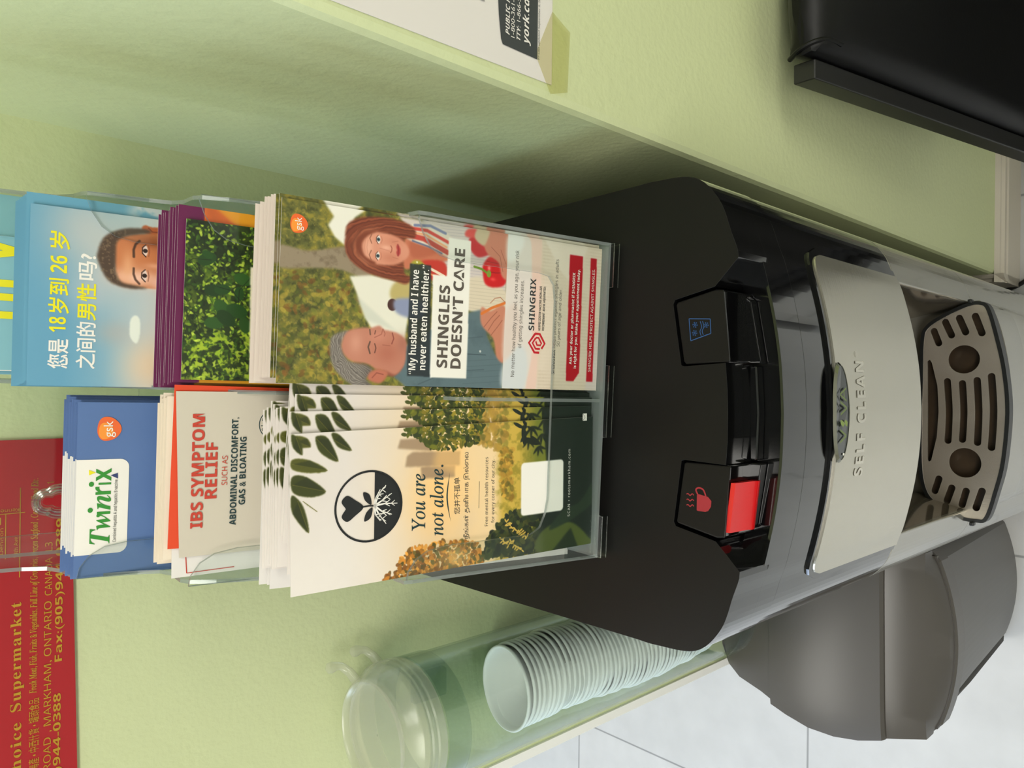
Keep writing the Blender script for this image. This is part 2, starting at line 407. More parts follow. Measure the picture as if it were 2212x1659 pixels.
# floor of pale square tiles
fm = bpy.data.materials.new('pale_floor_tile'); fm.use_nodes = True; nt = fm.node_tree; b = nt.nodes['Principled BSDF']; b.inputs['Roughness'].default_value = .3
tc = nt.nodes.new('ShaderNodeTexCoord'); mp = nt.nodes.new('ShaderNodeMapping'); mp.inputs['Location'].default_value = (.275, -.67, 0)
br = nt.nodes.new('ShaderNodeTexBrick'); br.offset = 0; br.inputs['Scale'].default_value = 1; br.inputs['Brick Width'].default_value = .597
br.inputs['Row Height'].default_value = .606; br.inputs['Mortar Size'].default_value = .0028; br.inputs['Mortar Smooth'].default_value = .6
for i, c in ((1, (200, 200, 200)), (2, (195, 196, 197)), (3, (146, 147, 148))): br.inputs[i].default_value = (*lin(c), 1)
nn = nt.nodes.new('ShaderNodeTexNoise'); nn.inputs['Scale'].default_value = 14; nn.inputs['Detail'].default_value = 8
mx = nt.nodes.new('ShaderNodeMix'); mx.data_type = 'RGBA'; mx.blend_type = 'MULTIPLY'; mx.inputs[0].default_value = .22
nt.links.new(tc.outputs['Object'], mp.inputs[0]); nt.links.new(mp.outputs[0], br.inputs['Vector']); nt.links.new(tc.outputs['Object'], nn.inputs['Vector'])
nt.links.new(br.outputs['Color'], mx.inputs[6]); nt.links.new(nn.outputs['Fac'], mx.inputs[7]); nt.links.new(mx.outputs[2], b.inputs['Base Color'])
m = MB(); m.box(-2.8, 2.5, -2.7, 2.7, -.08, 0); struct('floor', m.make(), fm)
# skirting boards with a stepped profile
def skirt(name, x0, y0, x1, y1, nx, ny):
    prof = [(0, 0), (.013, 0), (.013, .072), (.011, .075), (.011, .085), (.007, .089), (.006, .092), (.003, .095), (0, .0975)]
    m = MB(); n = len(prof)
    vs = [(x0 + nx * d, y0 + ny * d, z) for d, z in prof] + [(x1 + nx * d, y1 + ny * d, z) for d, z in prof]
    m.add(vs, [tuple(range(n)), tuple(range(2 * n - 1, n - 1, -1))] + [(i, (i + 1) % n, (i + 1) % n + n, i + n) for i in range(n)])
    struct(name, m.make(), M['trim'])
skirt('baseboard_front', XS - .013, YO, 2.4, YO, 0, -1)
skirt('baseboard_side', XS, YO - .013, XS, YB, -1, 0)
skirt('baseboard_back', XE, YB, XS, YB, 0, -1)
lamp_pan = pr('lamp_diffuser', (255, 250, 236), .4, emis=5.0)
for i, (lx, ly, pw) in enumerate(LAMPS):
    r = empty('ceiling_lamp', (lx, ly, CEIL)); tag(r, ['flat ceiling lamp panel above and left of the viewer', 'flat ceiling lamp panel behind the black chair side', 'flat ceiling lamp panel over the far floor'][i], 'lamp', 'ceiling lamp panels')
    m = MB(); m.prism([[(-.6, -.3), (.6, -.3), (.6, .3), (-.6, .3)], [(-.56, -.26), (-.56, .26), (.56, .26), (.56, -.26)]], -.03, 0); obj('lamp_frame', m.make(), M['ceiling'], r)
    m = MB(); m.box(-.56, .56, -.26, .26, -.02, -.012); obj('lamp_diffuser', m.make(), lamp_pan, r)

# ---------------------------------------------------------------- water cooler
CX = -.0125
FR = [(.149, .300), (.149, .285), (.1455, .2565), (.1290, .2395), (.1075, .2312), (.093, .2262), (.062, .2190), (.031, .2146), (0, .2132)]
def front(off=0, top=None):
    """front half of the plan outline, from the right side round to the left, pushed out by off"""
    h = FR; pts = spline([(x, y, 0) for x, y in h], 6); pts = [(x, y) for x, y, _ in pts]
    full = pts + [(-x, y) for x, y in reversed(pts[:-1])]
    if off:
        o = []
        for i, p in enumerate(full):
            a, b2 = Vector(full[max(i - 1, 0)]), Vector(full[min(i + 1, len(full) - 1)]); d = (b2 - a).normalized(); o.append((p[0] - d.y * -off * 1.0 * -1 if 0 else p[0] + d.y * -off, p[1] + d.x * off))
        full = o
    return [(CX + x, y) for x, y in full]
def yfront(x, off=0):
    P = front(off); P = sorted(P)
    for (x0, y0), (x1, y1) in zip(P[:-1], P[1:]):
        if x0 <= x <= x1: return y0 + (y1 - y0) * (x - x0) / max(x1 - x0, 1e-9)
    return P[0][1] if x < P[0][0] else P[-1][1]
BKY = .585
def outline(off=0): f = front(off); return f + [(CX - .149 - off, BKY - .012), (CX - .137 - off, BKY), (CX + .137 + off, BKY), (CX + .149 + off, BKY - .012)]
cooler = empty('water_cooler', (CX, .40, 0)); tag(cooler, 'tall black and silver water cooler with hot and cold buttons, leaflet rack on its top', 'water cooler')
def cz(z): return z + F
def cpart(name, mb, mat, bevel=None, smooth=False, parent=None):
    me = mb.make(); me.transform(Matrix.Translation((-CX, -.40, 0))); return obj(name, me, mat, parent or cooler, bevel=bevel, smooth=smooth, seg=3)
# lower housing
m = MB(); m.prism(outline(), .012, cz(-.862)); cpart('lower_housing', m, M['silver'], .003)
# bulging apron that carries the tray
ap = [(CX + .106, .232)] + [(x, y) for x, y, _ in spline([(CX + .106, .222, 0), (CX + .092, .2085, 0), (CX + .05, .1985, 0), (CX, .1945, 0), (CX - .05, .1985, 0), (CX - .092, .2085, 0), (CX - .106, .222, 0)], 6)] + [(CX - .106, .232)]
m = MB(); n = len(ap); zs = [cz(-1.12), cz(-1.02), cz(-.93), cz(-.855)]; sc_ = [0, .55, .92, 1]
V = []
for z, k in zip(zs, sc_):
    for (x, y) in ap:
        yb = yfront(x); V.append((x, yb + (y - yb) * k - .0004, z))
fs = [(r * n + i, r * n + i + 1, (r + 1) * n + i + 1, (r + 1) * n + i) for r in range(3) for i in range(n - 1)] + [tuple(range(3 * n, 4 * n))]
m.add(V, fs); cpart('tray_apron', m, M['silver'], smooth=False)
# middle housing: a U around the cup alcove
f_ = front(); ri = [p for p in f_ if p[0] > CX + .104]; le = [p for p in f_ if p[0] < CX - .104]
U = ri + [(CX + .104, .232), (CX + .098, .26), (CX + .085, .335), (CX + .07, .35), (CX - .07, .35), (CX - .085, .335), (CX - .098, .26), (CX - .104, .232)] + le + [(CX - .149, BKY - .012), (CX - .137, BKY), (CX + .137, BKY), (CX + .149, BKY - .012)]
m = MB(); m.prism(U, cz(-.862), cz(-.6535)); cpart('middle_housing', m, M['silver'], .0015)
al = [(CX + .1035, .234), (CX + .0975, .26), (CX + .0845, .3345), (CX + .0695, .3495), (CX - .0695, .3495), (CX - .0845, .3345), (CX - .0975, .26), (CX - .1035, .234)]
m = MB(); n = len(al); m.add([(x, y, z) for z in (cz(-.858), cz(-.655)) for x, y in al], [(i, i + 1, i + 1 + n, i + n) for i in range(n - 1)])
cpart('alcove_liner', m, M['chrome'])
# upper housing (glossy black) and cap
m = MB(); m.prism(outline(), cz(-.6525), cz(-.4545)); cpart('upper_housing', m, M['black_gloss'], .0012)
capo = outline(.0006)
m = MB(); m.prism(capo, cz(-.453), cz(-.429)); cpart('cap_base', m, M['black_gloss'], .001)
# top plate with the control recess and button pockets
fr = front(.0006); rr = [p for p in fr if p[0] > CX + .0935]; ll = [p for p in fr if p[0] < CX - .0935]
notch_r = [(CX + .0925, .2262), (CX + .0768, .2420), (CX + .0712, .2705), (CX + .0685, .2718), (CX + .0300, .2660), (CX + .0292, .2640), (CX + .0305, .2350), (CX + .015, .2338)]
notch_l = [(2 * CX - x, y) for x, y in reversed(notch_r)]
top = rr + notch_r + [(CX, .2335)] + notch_l + ll + [(CX - .149, BKY - .012), (CX - .137, BKY), (CX + .137, BKY), (CX + .149, BKY - .012)]
m = MB(); m.prism(top, cz(-.4292), cz(-.395)); tp = cpart('top_cover', m, [M['black_gloss'], M['black_matte']], .0035)
for p in tp.data.polygons:
    if p.normal.z > .9 and p.center.z > cz(-.396): p.material_index = 1
# inner wall steps of the recess
m = MB(); st = [(CX + .0292, .2345), (CX + .0292, .2292), (CX, .2278), (CX - .0292, .2292), (CX - .0292, .2345)]
m.prism(st, cz(-.4292), cz(-.4215)); cpart('recess_step', m, M['black_gloss'], .0012)
rim_o = [p for p in front(.0008) if abs(p[0] - CX) < .0945]; rim_i = [(CX + (x - CX) * .985, y + .0018) for x, y in rim_o]
m = MB(); m.prism(rim_o + rim_i[::-1], cz(-.4295), cz(-.4225)); cpart('front_rim', m, M['black_gloss'], .001)
def button(s, hot):
    q = [(CX + s * .0306, .2325), (CX + s * .0303, .2632), (CX + s * .0315, .2649), (CX + s * .0678, .2705), (CX + s * .0699, .2694), (CX + s * .0753, .2420), (CX + s * .0745, .2365)]
    m = MB(); m.prism(q, cz(-.4275), cz(-.3957)); bt = cpart('dispense_button', m, [M['black_gloss'], M['black_matte']], .0022)
    for p in bt.data.polygons:
        if p.normal.z > .9 and p.center.z > cz(-.397): p.material_index = 1
    tag(bt, 'hot water button with a red cup symbol' if hot else 'cold water button with a blue iced glass symbol')
    # lower shelf of the button face
    m = MB(); q2 = [(CX + s * .0306, .2330), (CX + s * .0306, .2262), (CX + s * .0700, .2330), (CX + s * .0735, .2375)]
    m.prism(q2, cz(-.4285), cz(-.4205)); cpart('button_foot', m, M['black_gloss'], .001, parent=None)
    return bt
hotb = button(-1, True); coldb = button(1, False)
m = MB(); lp = [(.0, -.0262), (.0048, -.0262), (.0062, -.024), (.0062, -.0205), (.0046, -.0178), (.0034, -.004), (.0028, -.0008), (.0, -.0006)]
V = []; 
for x in (-.0835, -.0535):
    yy = .2328 + (.0040 if x < -.06 else .0)
    V += [(x, yy - a, cz(-.3965) + b) for a, b in lp]
n = len(lp); m.add(V, [tuple(range(n)), tuple(range(2 * n - 1, n - 1, -1))] + [(i, (i + 1) % n, (i + 1) % n + n, i + n) for i in range(n)])
tag(cpart('safety_latch', m, M['red'], smooth=True), 'red safety latch on the hot water button')
# printed symbols on the buttons (flat, on the top face)
def topflat(name, polys, mat, z=cz(-.39555)):
    mb = MB()
    for P in polys:
        tri = tessellate_polygon([[Vector((p[0], p[1], 0)) for p in P]]); mb.add([(p[0], p[1], z) for p in P], [tuple(t) for t in tri])
    return cpart(name, mb, mat)
cup = [(-.0725, .2495), (-.0725, .2545), (-.0722, .2555), (-.0628, .2553), (-.0622, .2540), (-.0632, .2475), (-.0655, .2452), (-.0690, .2455), (-.0718, .2475)]
cupp = [[(x, y) for x, y in cup], stroke([(x, y) for x, y, _ in spline([(-.0627, .2545, 0), (-.0597, .2560, 0), (-.0583, .2540, 0), (-.0592, .2508, 0), (-.0630, .2490, 0)], 5)], .0010)]
for k in range(3):
    x = -.0700 + k * .0034
    cupp.append(stroke([(a, b2) for a, b2, _ in spline([(x, .2575, 0), (x + .0008, .2587, 0), (x - .0004, .2602, 0), (x + .0006, .2616, 0), (x + .0002, .2628, 0)], 5)], .0006))
topflat('cup_symbol', cupp, pr('red_symbol_print', (150, 36, 44), .5))
gl = []
def seg(a, b, w=.00055): gl.append(stroke([a, b], w))
g0, g1, g2, g3 = (.0462, .2606), (.0324, .2594), (.0362, .2452), (.0450, .2456)
for a, b in ((g0, g1), (g1, g2), (g2, g3), (g3, g0)): seg(a, b)
gl.append(stroke([(a, b2) for a, b2, _ in spline([(.0352, .2520, 0), (.0378, .2528, 0), (.0405, .2516, 0), (.0440, .2526, 0)], 5)], .0005))
gl.append(stroke([(a, b2) for a, b2, _ in spline([(.0356, .2504, 0), (.0380, .2512, 0), (.0407, .2500, 0), (.0440, .2510, 0)], 5)], .0005))
for (cx, cy, r) in ((.0371, .2566, .0019), (.0421, .2563, .0019), (.0415, .2484, .0018)):
    for k in range(3):
        t = math.radians(60 * k + 20); seg((cx - r * math.cos(t), cy - r * math.sin(t)), (cx + r * math.cos(t), cy + r * math.sin(t)), .00045)
        for e in (1, -1):
            ex_, ey_ = cx + e * r * .6 * math.cos(t), cy + e * r * .6 * math.sin(t)
            for dlt in (.7, -.7):
                seg((ex_, ey_), (ex_ + e * r * .38 * math.cos(t + dlt), ey_ + e * r * .38 * math.sin(t + dlt)), .0003)
topflat('iced_glass_symbol', gl, pr('blue_symbol_print', (38, 78, 128), .5))
# stainless front plate, bent round the housing
def bent(pts_in, off):   # (x,z) -> on the curved front
    return [(x, yfront(x, 0) - off, z) for x, z in pts_in]
def bent_sheet(name, x0, x1, zb, zt, r, off, th, mat, nx=48, parent=None, hang=0):
    m = MB(); cols = []; N = nx
    for i in range(N + 1):
        x = x0 + (x1 - x0) * i / N; e = min(x - x0, x1 - x)
        cut = r - math.sqrt(max(r * r - (r - e) ** 2, 0)) if e < r else 0
        bt = zb - 0; t = zt - cut
        cols.append((x, bt, t))
    V = []
    for (x, b0, t0) in cols:
        y = yfront(x)
        V += [(x, y - off, b0), (x, y - off, t0), (x, y - off + th, b0), (x, y - off + th, t0)]
    fs = []
    for i in range(N):
        a, b2 = i * 4, (i + 1) * 4
        fs += [(a, b2, b2 + 1, a + 1), (a + 2, a + 3, b2 + 3, b2 + 2), (a + 1, b2 + 1, b2 + 3, a + 3), (a, a + 2, b2 + 2, b2)]
    fs += [(0, 1, 3, 2), (N * 4, N * 4 + 2, N * 4 + 3, N * 4 + 1)]
    m.add(V, fs); return cpart(name, m, mat, parent=parent)
bent_sheet('front_bezel', CX - .1165, CX + .1135, cz(-.6505), cz(-.4875), .019, .0020, .0019, M['black_gloss'])
plate = bent_sheet('steel_front_plate', CX - .1125, CX + .1085, cz(-.6500), cz(-.4925), .015, .0032, .0012, M['steel'], nx=96)
# embossed words and the oval badge
emb = pr('embossed_steel', (214, 209, 194), .16, metal=.9)
def onplate(x, z, off=.0037): return (x, yfront(x) - off, z)
def front_letters(name, lines, mat, off, parent=cooler):
    mb = MB()
    for (s, x, z, w, h, sp) in lines:
        vs, fs = text_mesh(s, .0, sp); xs = [v[0] for v in vs]; x0, x1 = min(xs), max(xs)
        mb.add([onplate(x + (v[0] - x0) * w / (x1 - x0), z + v[1] * h / .7, off) for v in vs], fs)
    me = me_(mb.v, mb.f); me.transform(Matrix.Translation((-CX, -.40, 0))); return obj(name, me, mat, parent)
front_letters('embossed_lettering', [(B('SELF CLEAN'), -.0580, cz(-.5375), .0800, .0135, 1.25)], emb, .00365)
front_letters('embossed_shadow_lettering', [(B('SELF CLEAN'), -.0576, cz(-.5381), .0800, .0135, 1.25)], pr('painted_emboss_shade', (204, 199, 184), .35, metal=.8), .00355)  # offset darker copy of the words, emboss shade put into its colour
front_letters('small_marks', [(S('®'), .0250, cz(-.5290), .0040, .0036, 1)], emb, .00365)
m = MB(); n = 40; ov = ellp(CX - .0005, cz(-.4955), .0335, .0122, n); ov2 = ellp(CX - .0005, cz(-.4955), .0315, .0104, n)
V = [(x, yfront(x) - .0040, z) for x, z in ov] + [(x, yfront(x) - .0056, z) for x, z in ov2]
m.add(V, [(i, (i + 1) % n, (i + 1) % n + n, i + n) for i in range(n)]); cpart('badge_ring', m, pr('badge_chrome', (150, 150, 140), .15, metal=1))
m = MB(); m.add([(x, yfront(x) - .0052, z) for x, z in ov2], [tuple(range(n))]); bd = cpart('oval_badge', m, pr('dark_badge', (40, 44, 42), .25, coat=.5)); tag(bd, 'dark oval badge with green lettering')
front_letters('badge_lettering', [(S('V'), -.0335, cz(-.5005), .0100, .0098, 1), (S('V'), -.0150, cz(-.5005), .0100, .0098, 1), (S('A'), -.0060, cz(-.5005), .0100, .0098, 1)], pr('badge_green', (96, 114, 50), .4), .0059)
mb = MB(); lf = [(-.0205, -.4975), (-.0225, -.4945), (-.0205, -.4910), (-.0178, -.4900), (-.0180, -.4930), (-.0195, -.4960)]; lf2 = [(-.0225, -.5010), (-.0195, -.5015), (-.0175, -.4985), (-.0190, -.4965), (-.0215, -.4985)]
for q in (lf, lf2): mb.add([(x, yfront(x) - .0060, cz(z)) for x, z in q], [tuple(range(len(q)))])
cpart('badge_leaf', mb, pr('badge_leaf_green', (120, 140, 56), .4))
mb = MB(); q = rrect(-.0415, -.0400, -.4990, -.4965, .0005, 3); mb.add([(x, yfront(x) - .0058, cz(z)) for x, z in q], [tuple(range(len(q)))]); cpart('badge_white_mark', mb, M['i_white'])  # small white mark left of the badge letters
# drip tray
TZ = cz(-.84)
pl_ = [(.0888, .2174), (.0881, .2280), (.0796, .2479), (.0684, .2649), (.0540, .2698), (.0122, .2710), (-.0193, .2721), (-.0716, .2725), (-.0987, .2690), (-.1124, .2600), (-.1242, .2401), (-.1264, .2223), (-.1229, .2136), (-.0966, .2056), (-.0667, .1990), (-.0190, .1950), (.0211, .1975), (.0546, .2035), (.0827, .2106)]
sym = []
pls = [p[:2] for p in spline([(x, y, 0) for x, y in pl_], 5, True)]
ctr = Vector((-.0185, .235))
def grow(P, d):
    o = []
    for i, p in enumerate(P):
        a, b2 = Vector(P[i - 1]), Vector(P[(i + 1) % len(P)]); t = (b2 - a).normalized(); nrm = Vector((t.y, -t.x)); v = Vector(p)
        if (v + nrm - ctr).length < (v - nrm - ctr).length: nrm = -nrm
        o.append(tuple(v + nrm * d))
    return o
holes = []
def arc_slot(a, mid, b, w):
    P = [p[:2] for p in spline([(*a, 0), (*mid, 0), (*b, 0)], 6)]; L = []; Rr = []
    for i, p in enumerate(P):
        q0, q1 = Vector(P[max(i - 1, 0)]), Vector(P[min(i + 1, len(P) - 1)]); d = (q1 - q0).normalized(); nn_ = Vector((-d.y, d.x)); e = 1
        L.append(tuple(Vector(p) + nn_ * w / 2)); Rr.append(tuple(Vector(p) - nn_ * w / 2))
    d0 = (Vector(P[0]) - Vector(P[1])).normalized(); d1 = (Vector(P[-1]) - Vector(P[-2])).normalized()
    def endcap(c, d):
        ang = math.atan2(d.y, d.x); return [(c[0] + w / 2 * math.cos(ang + t), c[1] + w / 2 * math.sin(ang + t)) for t in [math.pi / 2 - math.pi * k / 9 for k in range(1, 9)]]
    return L + endcap(P[-1], d1) + Rr[::-1] + endcap(P[0], d0)
for a, b2 in (((.067, .2602), (.048, .2537)), ((.0756, .2498), (.0556, .2417)), ((.0788, .237), (.058, .2291)), ((.0797, .2227), (.0562, .215)),
              ((-.0848, .2545), (-.1039, .2603)), ((-.093, .2426), (-.113, .2492)), ((-.0949, .23), (-.1156, .2355)), ((-.0936, .216), (-.1171, .2231))):
    holes.append(capsule(a, b2, .0066))
holes.append(ellp(.0338, .2320, .0142, .0142, 28)); holes.append(ellp(-.0700, .2318, .0148, .0145, 28))
for a, mi_, b2 in (((.0119, .2471), (-.0188, .2456), (-.0485, .2469)), ((.0097, .2335), (-.0186, .2324), (-.0468, .2338)), ((.0126, .2205), (-.0183, .2193), (-.0492, .2206)), ((.0164, .2081), (-.0181, .2066), (-.0535, .2086))):
    holes.append(arc_slot(a, mi_, b2, .0066))
holes.append([(.0330, .2655), (-.0690, .2660), (-.0712, .2648), (-.0695, .2625), (-.0455, .2572), (-.0190, .2553), (.0070, .2562), (.0310, .2612), (.0345, .2632)])
inner = grow(pls, -.0012)
m = MB(); m.prism([inner] + holes, TZ - .002, TZ); tray = cpart('drip_grille', m, M['grille'], .0007)
m = MB(); m.prism([grow(pls, .0020), grow(pls, -.0014)], TZ - .012, TZ + .0012); cpart('tray_gasket', m, M['gasket'], .001)
m = MB(); m.prism(grow(pls, -.001), TZ - .0128, TZ - .0118); cpart('drip_basin', m, M['basin'])
for x in (.0915, -.1300):
    m = MB(); m.box(x - .002, x + .002, .2235, .2275, TZ - .004, TZ + .004); cpart('tray_clip', m, M['gasket'], .001)
for s in (1, -1):
    for yy in (.27, .54):
        m = MB(); m.lathe([(0, 0), (.014, 0), (.014, .013), (0, .013)], 20, (CX + s * .115, yy)); cpart('foot', m, M['gasket'])
# power lead at the right of the housing
pts = spline([(.146, .50, .30), (.160, .46, .08), (.166, .40, .012), (.172, .335, .006), (.190, .300, .006), (.215, .27, .006), (.26, .22, .006)], 8)
tag(obj('power_cable', MB().tube(pts, .0035, 8).make(), M['gasket'], smooth=True), 'thin black cable on the floor beside the water cooler and baseboard', 'cable')

# ---------------------------------------------------------------- rubbish bin on the left
bin_ = empty('rubbish_bin', (-.305, .44, 0)); tag(bin_, 'charcoal plastic rubbish bin with a flat lid flap, left of the water cooler', 'bin')
def bpart(name, mb, mat, smooth=False, bevel=None, parent=None):
    me = mb.make(); me.transform(Matrix.Translation((.305, -.44, 0))); o = obj(name, me, mat, parent or bin_, bevel=bevel, seg=3); 
    if smooth: me.shade_smooth(); me.set_sharp_from_angle(angle=math.radians(28))
    return o
XC = -.305
def hw(y):
    P = [(.285, .104), (.30, .1105), (.32, .1125), (.345, .114), (.379, .1245), (.409, .1295), (.443, .130), (.495, .121), (.52, .113), (.56, .107), (.59, .096), (.602, .075)]
    for (a, b1), (c, d) in zip(P[:-1], P[1:]):
        if y <= c: return b1 + (d - b1) * max(0, (y - a)) / (c - a)
    return P[-1][1]
def yf(x, base=.2885): return base + .022 * ((x - XC) / .1105) ** 2
def ring(z, s=1, dy=0, ins=0):
    P = []
    nseg = 20
    for i in range(nseg + 1):
        t = -1 + 2 * i / nseg; x = XC + (.1085 - ins) * t; P.append((x, yf(x) + dy + ins + (.006 if abs(t) > .97 else 0), z))
    for y in (.32, .345, .379, .409, .443, .495, .54, .575, .595): P.append((XC + hw(y) - ins, max(y, .31 + dy), z))
    for i in range(7):
        t = 1 - i / 3; P.append((XC + (.075 - ins) * t, .604 - ins - .004 * abs(t), z))
    for y in (.595, .575, .54, .495, .443, .409, .379, .345, .32): P.append((XC - hw(y) + ins, max(y, .31 + dy), z))
    return [(XC + (x - XC) * s, y, z) for x, y, z in P]
m = MB(); rings = [ring(0, .93, .034, .004), ring(.015, .95, .031, .002), ring(.25, .97, .016, .003), ring(cz(-1.03), 1, .004, .004)]
n = len(rings[0]); m.add([p for r in rings for p in r], [tuple(range(n - 1, -1, -1)), tuple(range((len(rings) - 1) * n, len(rings) * n))] + [(r * n + i, r * n + (i + 1) % n, (r + 1) * n + (i + 1) % n, (r + 1) * n + i) for r in range(len(rings) - 1) for i in range(n)])
bpart('bin_body', m, M['bin'])
m = MB(); rings = [ring(cz(-1.034), 1, 0, 0), ring(cz(-1.030), 1, -.001, -.0022), ring(cz(-1.004), 1, -.001, -.0022), ring(cz(-1.000), 1, 0, 0)]
m.add([p for r in rings for p in r], [tuple(range(n - 1, -1, -1)), tuple(range((len(rings) - 1) * n, len(rings) * n))] + [(r * n + i, r * n + (i + 1) % n, (r + 1) * n + (i + 1) % n, (r + 1) * n + i) for r in range(len(rings) - 1) for i in range(n)])
bpart('bin_rim', m, M['bin_lid'], bevel=.0015)
def lidpanel(name, ys, zs, ins=0, under=cz(-1.0), mat='bin_lid', curved=None, bevel=.002):
    m = MB(); NX = 24; V = []
    for j, (y, z) in enumerate(zip(ys, zs)):
        for i in range(NX + 1):
            t = -1 + 2 * i / NX; h = hw(y) - ins; x = XC + h * t; yy = y
            if curved and j <= curved: yy = yf(x, ys[j])
            V.append((x, yy, z - .004 * abs(t) ** 6))
    ny = len(ys); N = (NX + 1) * ny
    fs = [(j * (NX + 1) + i, j * (NX + 1) + i + 1, (j + 1) * (NX + 1) + i + 1, (j + 1) * (NX + 1) + i) for j in range(ny - 1) for i in range(NX)]
    V += [(x, y, under) for x, y, z in V]
    fs += [tuple(q + N for q in f) for f in fs]
    bd = [i for i in range(NX + 1)] + [j * (NX + 1) + NX for j in range(1, ny)] + [(ny - 1) * (NX + 1) + i for i in range(NX - 1, -1, -1)] + [j * (NX + 1) for j in range(ny - 2, 0, -1)]
    fs += [(bd[i], bd[(i + 1) % len(bd)], bd[(i + 1) % len(bd)] + N, bd[i] + N) for i in range(len(bd))]
    m.add(V, fs); return bpart(name, m, M[mat], smooth=True)
lidpanel('lid_front_panel', [.2875, .291, .312, .335, .3495], [cz(-1.003), cz(-.992), cz(-.972), cz(-.955), cz(-.948)], curved=1)
lidpanel('lid_flap', [.349, .352, .379, .409, .443, .475, .500], [cz(-.944), cz(-.9395), cz(-.9375), cz(-.937), cz(-.939), cz(-.943), cz(-.949)])
lidpanel('lid_rear_panel', [.5005, .52, .56, .585, .602], [cz(-.956), cz(-.960), cz(-.972), cz(-.986), cz(-1.0)], ins=.002)

# ---------------------------------------------------------------- paper cup dispenser on the back wall
TX, TY, TR = -.299, .555, .0568
dsp = empty('cup_dispenser', (TX, TY, cz(-.90))); tag(dsp, 'clear green wall tube holding a stack of white paper cups', 'cup dispenser')
def dpart(name, mb, mat, smooth=True, bevel=None):
    me = mb.make(); me.transform(Matrix.Translation((-TX, -TY, -cz(-.90)))); return obj(name, me, mat, dsp, smooth=smooth, bevel=bevel)
m = MB(); m.lathe([(TR, cz(-.900)), (TR, cz(-.376)), (TR - .002, cz(-.376)), (TR - .002, cz(-.900))], 72, (TX, TY), close=True); dpart('tube', m, M['tube'])
prof = [(TR + .0012, -.392), (TR + .0024, -.389), (TR + .0024, -.3835), (TR + .0012, -.382), (TR + .0022, -.3805), (TR + .0022, -.3775), (TR + .0010, -.376), (TR + .0020, -.3745), (TR + .0016, -.3705), (TR - .0010, -.3665), (TR - .0050, -.3615),
        (TR - .0070, -.3560), (TR - .0082, -.3525), (TR - .0100, -.3515), (TR - .0116, -.3530), (TR - .0126, -.3575), (TR - .0145, -.3590), (.001, -.3590), (.001, -.3602), (TR - .0150, -.3602), (TR - .0095, -.3600), (TR - .0070, -.3640), (TR - .0015, -.370), (TR - .0010, -.392)]
m = MB(); m.lathe([(r, cz(z)) for r, z in prof], 96, (TX, TY), close=True); dpart('lid', m, M['cap'])
m = MB(); m.lathe([(TR + .0008, cz(-.418)), (TR + .0016, cz(-.418)), (TR + .0016, cz(-.394)), (TR + .0008, cz(-.394))], 72, (TX, TY), close=True); dpart('collar', m, M['tube'])
for (hx, hy, hz) in ((-.247, .598, -.352), (-.239, .600, -.378)):
    m = MB(); m.tube([(hx - .014, hy - .012, cz(hz) - .006), (hx - .006, hy - .005, cz(hz) - .002), (hx - .001, hy, cz(hz) + .003), (hx, hy + .001, cz(hz) + .007), (hx, hy + .001, cz(hz) + .012), (hx, hy + .001, cz(hz) + .016), (hx, hy + .001, cz(hz) + .018)], [.0046, .0040, .0036, .0036, .0050, .0046, .0015], 12)
    dpart('lid_catch', m, M['cap'])
m = MB(); m.lathe([(TR + .001, cz(-.905)), (TR + .003, cz(-.905)), (TR + .003, cz(-.872)), (TR + .001, cz(-.872))], 48, (TX, TY), close=True); dpart('base_ring', m, M['tube'])
for bz in (-.46, -.84):
    m = MB(); m.box(TX - .014, TX + .014, TY + TR - .001, YB + .0045, cz(bz) - .02, cz(bz) + .02); dpart('wall_bracket', m, M['tube'], smooth=False, bevel=.001)
# the cups, nested, leaning a little
NCUP = 46
def cup_mesh():
    m = MB(); P = [(.0330, 0), (.0335, .0005), (.0375, .035), (.0405, .0630), (.0425, .0636), (.0440, .0648), (.0442, .0662), (.0434, .0675), (.0420, .0675), (.0408, .0662), (.0398, .0630), (.0370, .035), (.0325, .0045), (.001, .0042), (.001, .0034), (.0320, .003)]
    m.lathe([(r * .965, z) for r, z in P], 56, close=True); return m.make()
cupm = cup_mesh(); cupm.materials.append(M['cup']); cupm.shade_smooth()
for i in range(NCUP):
    t = i / (NCUP - 1); o = bpy.data.objects.new('paper_cup', cupm); COL.objects.link(o)
    dz = -.5155 - .0072 * i
    lean = math.radians(9 * (1 - t) ** .7)
    jx, jy = .0006 * math.sin(i * 1.7), .0005 * math.cos(i * 2.3)
    o.rotation_euler = (-lean, math.radians(.7 * math.sin(i * .9)), 0)
    cxx, cyy = TX - .003 + jx + .0035 * math.sin(i * .16), TY + .001 + jy
    d = Matrix.Rotation(-lean, 3, 'X') @ Vector((0, 0, .0672)); o.location = (cxx - d.x, cyy + .004 * (1 - t) - d.y, cz(dz) - d.z)
    tag(o, 'open white paper cup, topmost of the stack in the wall tube' if i == 0 else 'white paper cup nested below the topmost one in the wall tube', 'paper cup', 'stacked white paper cups')

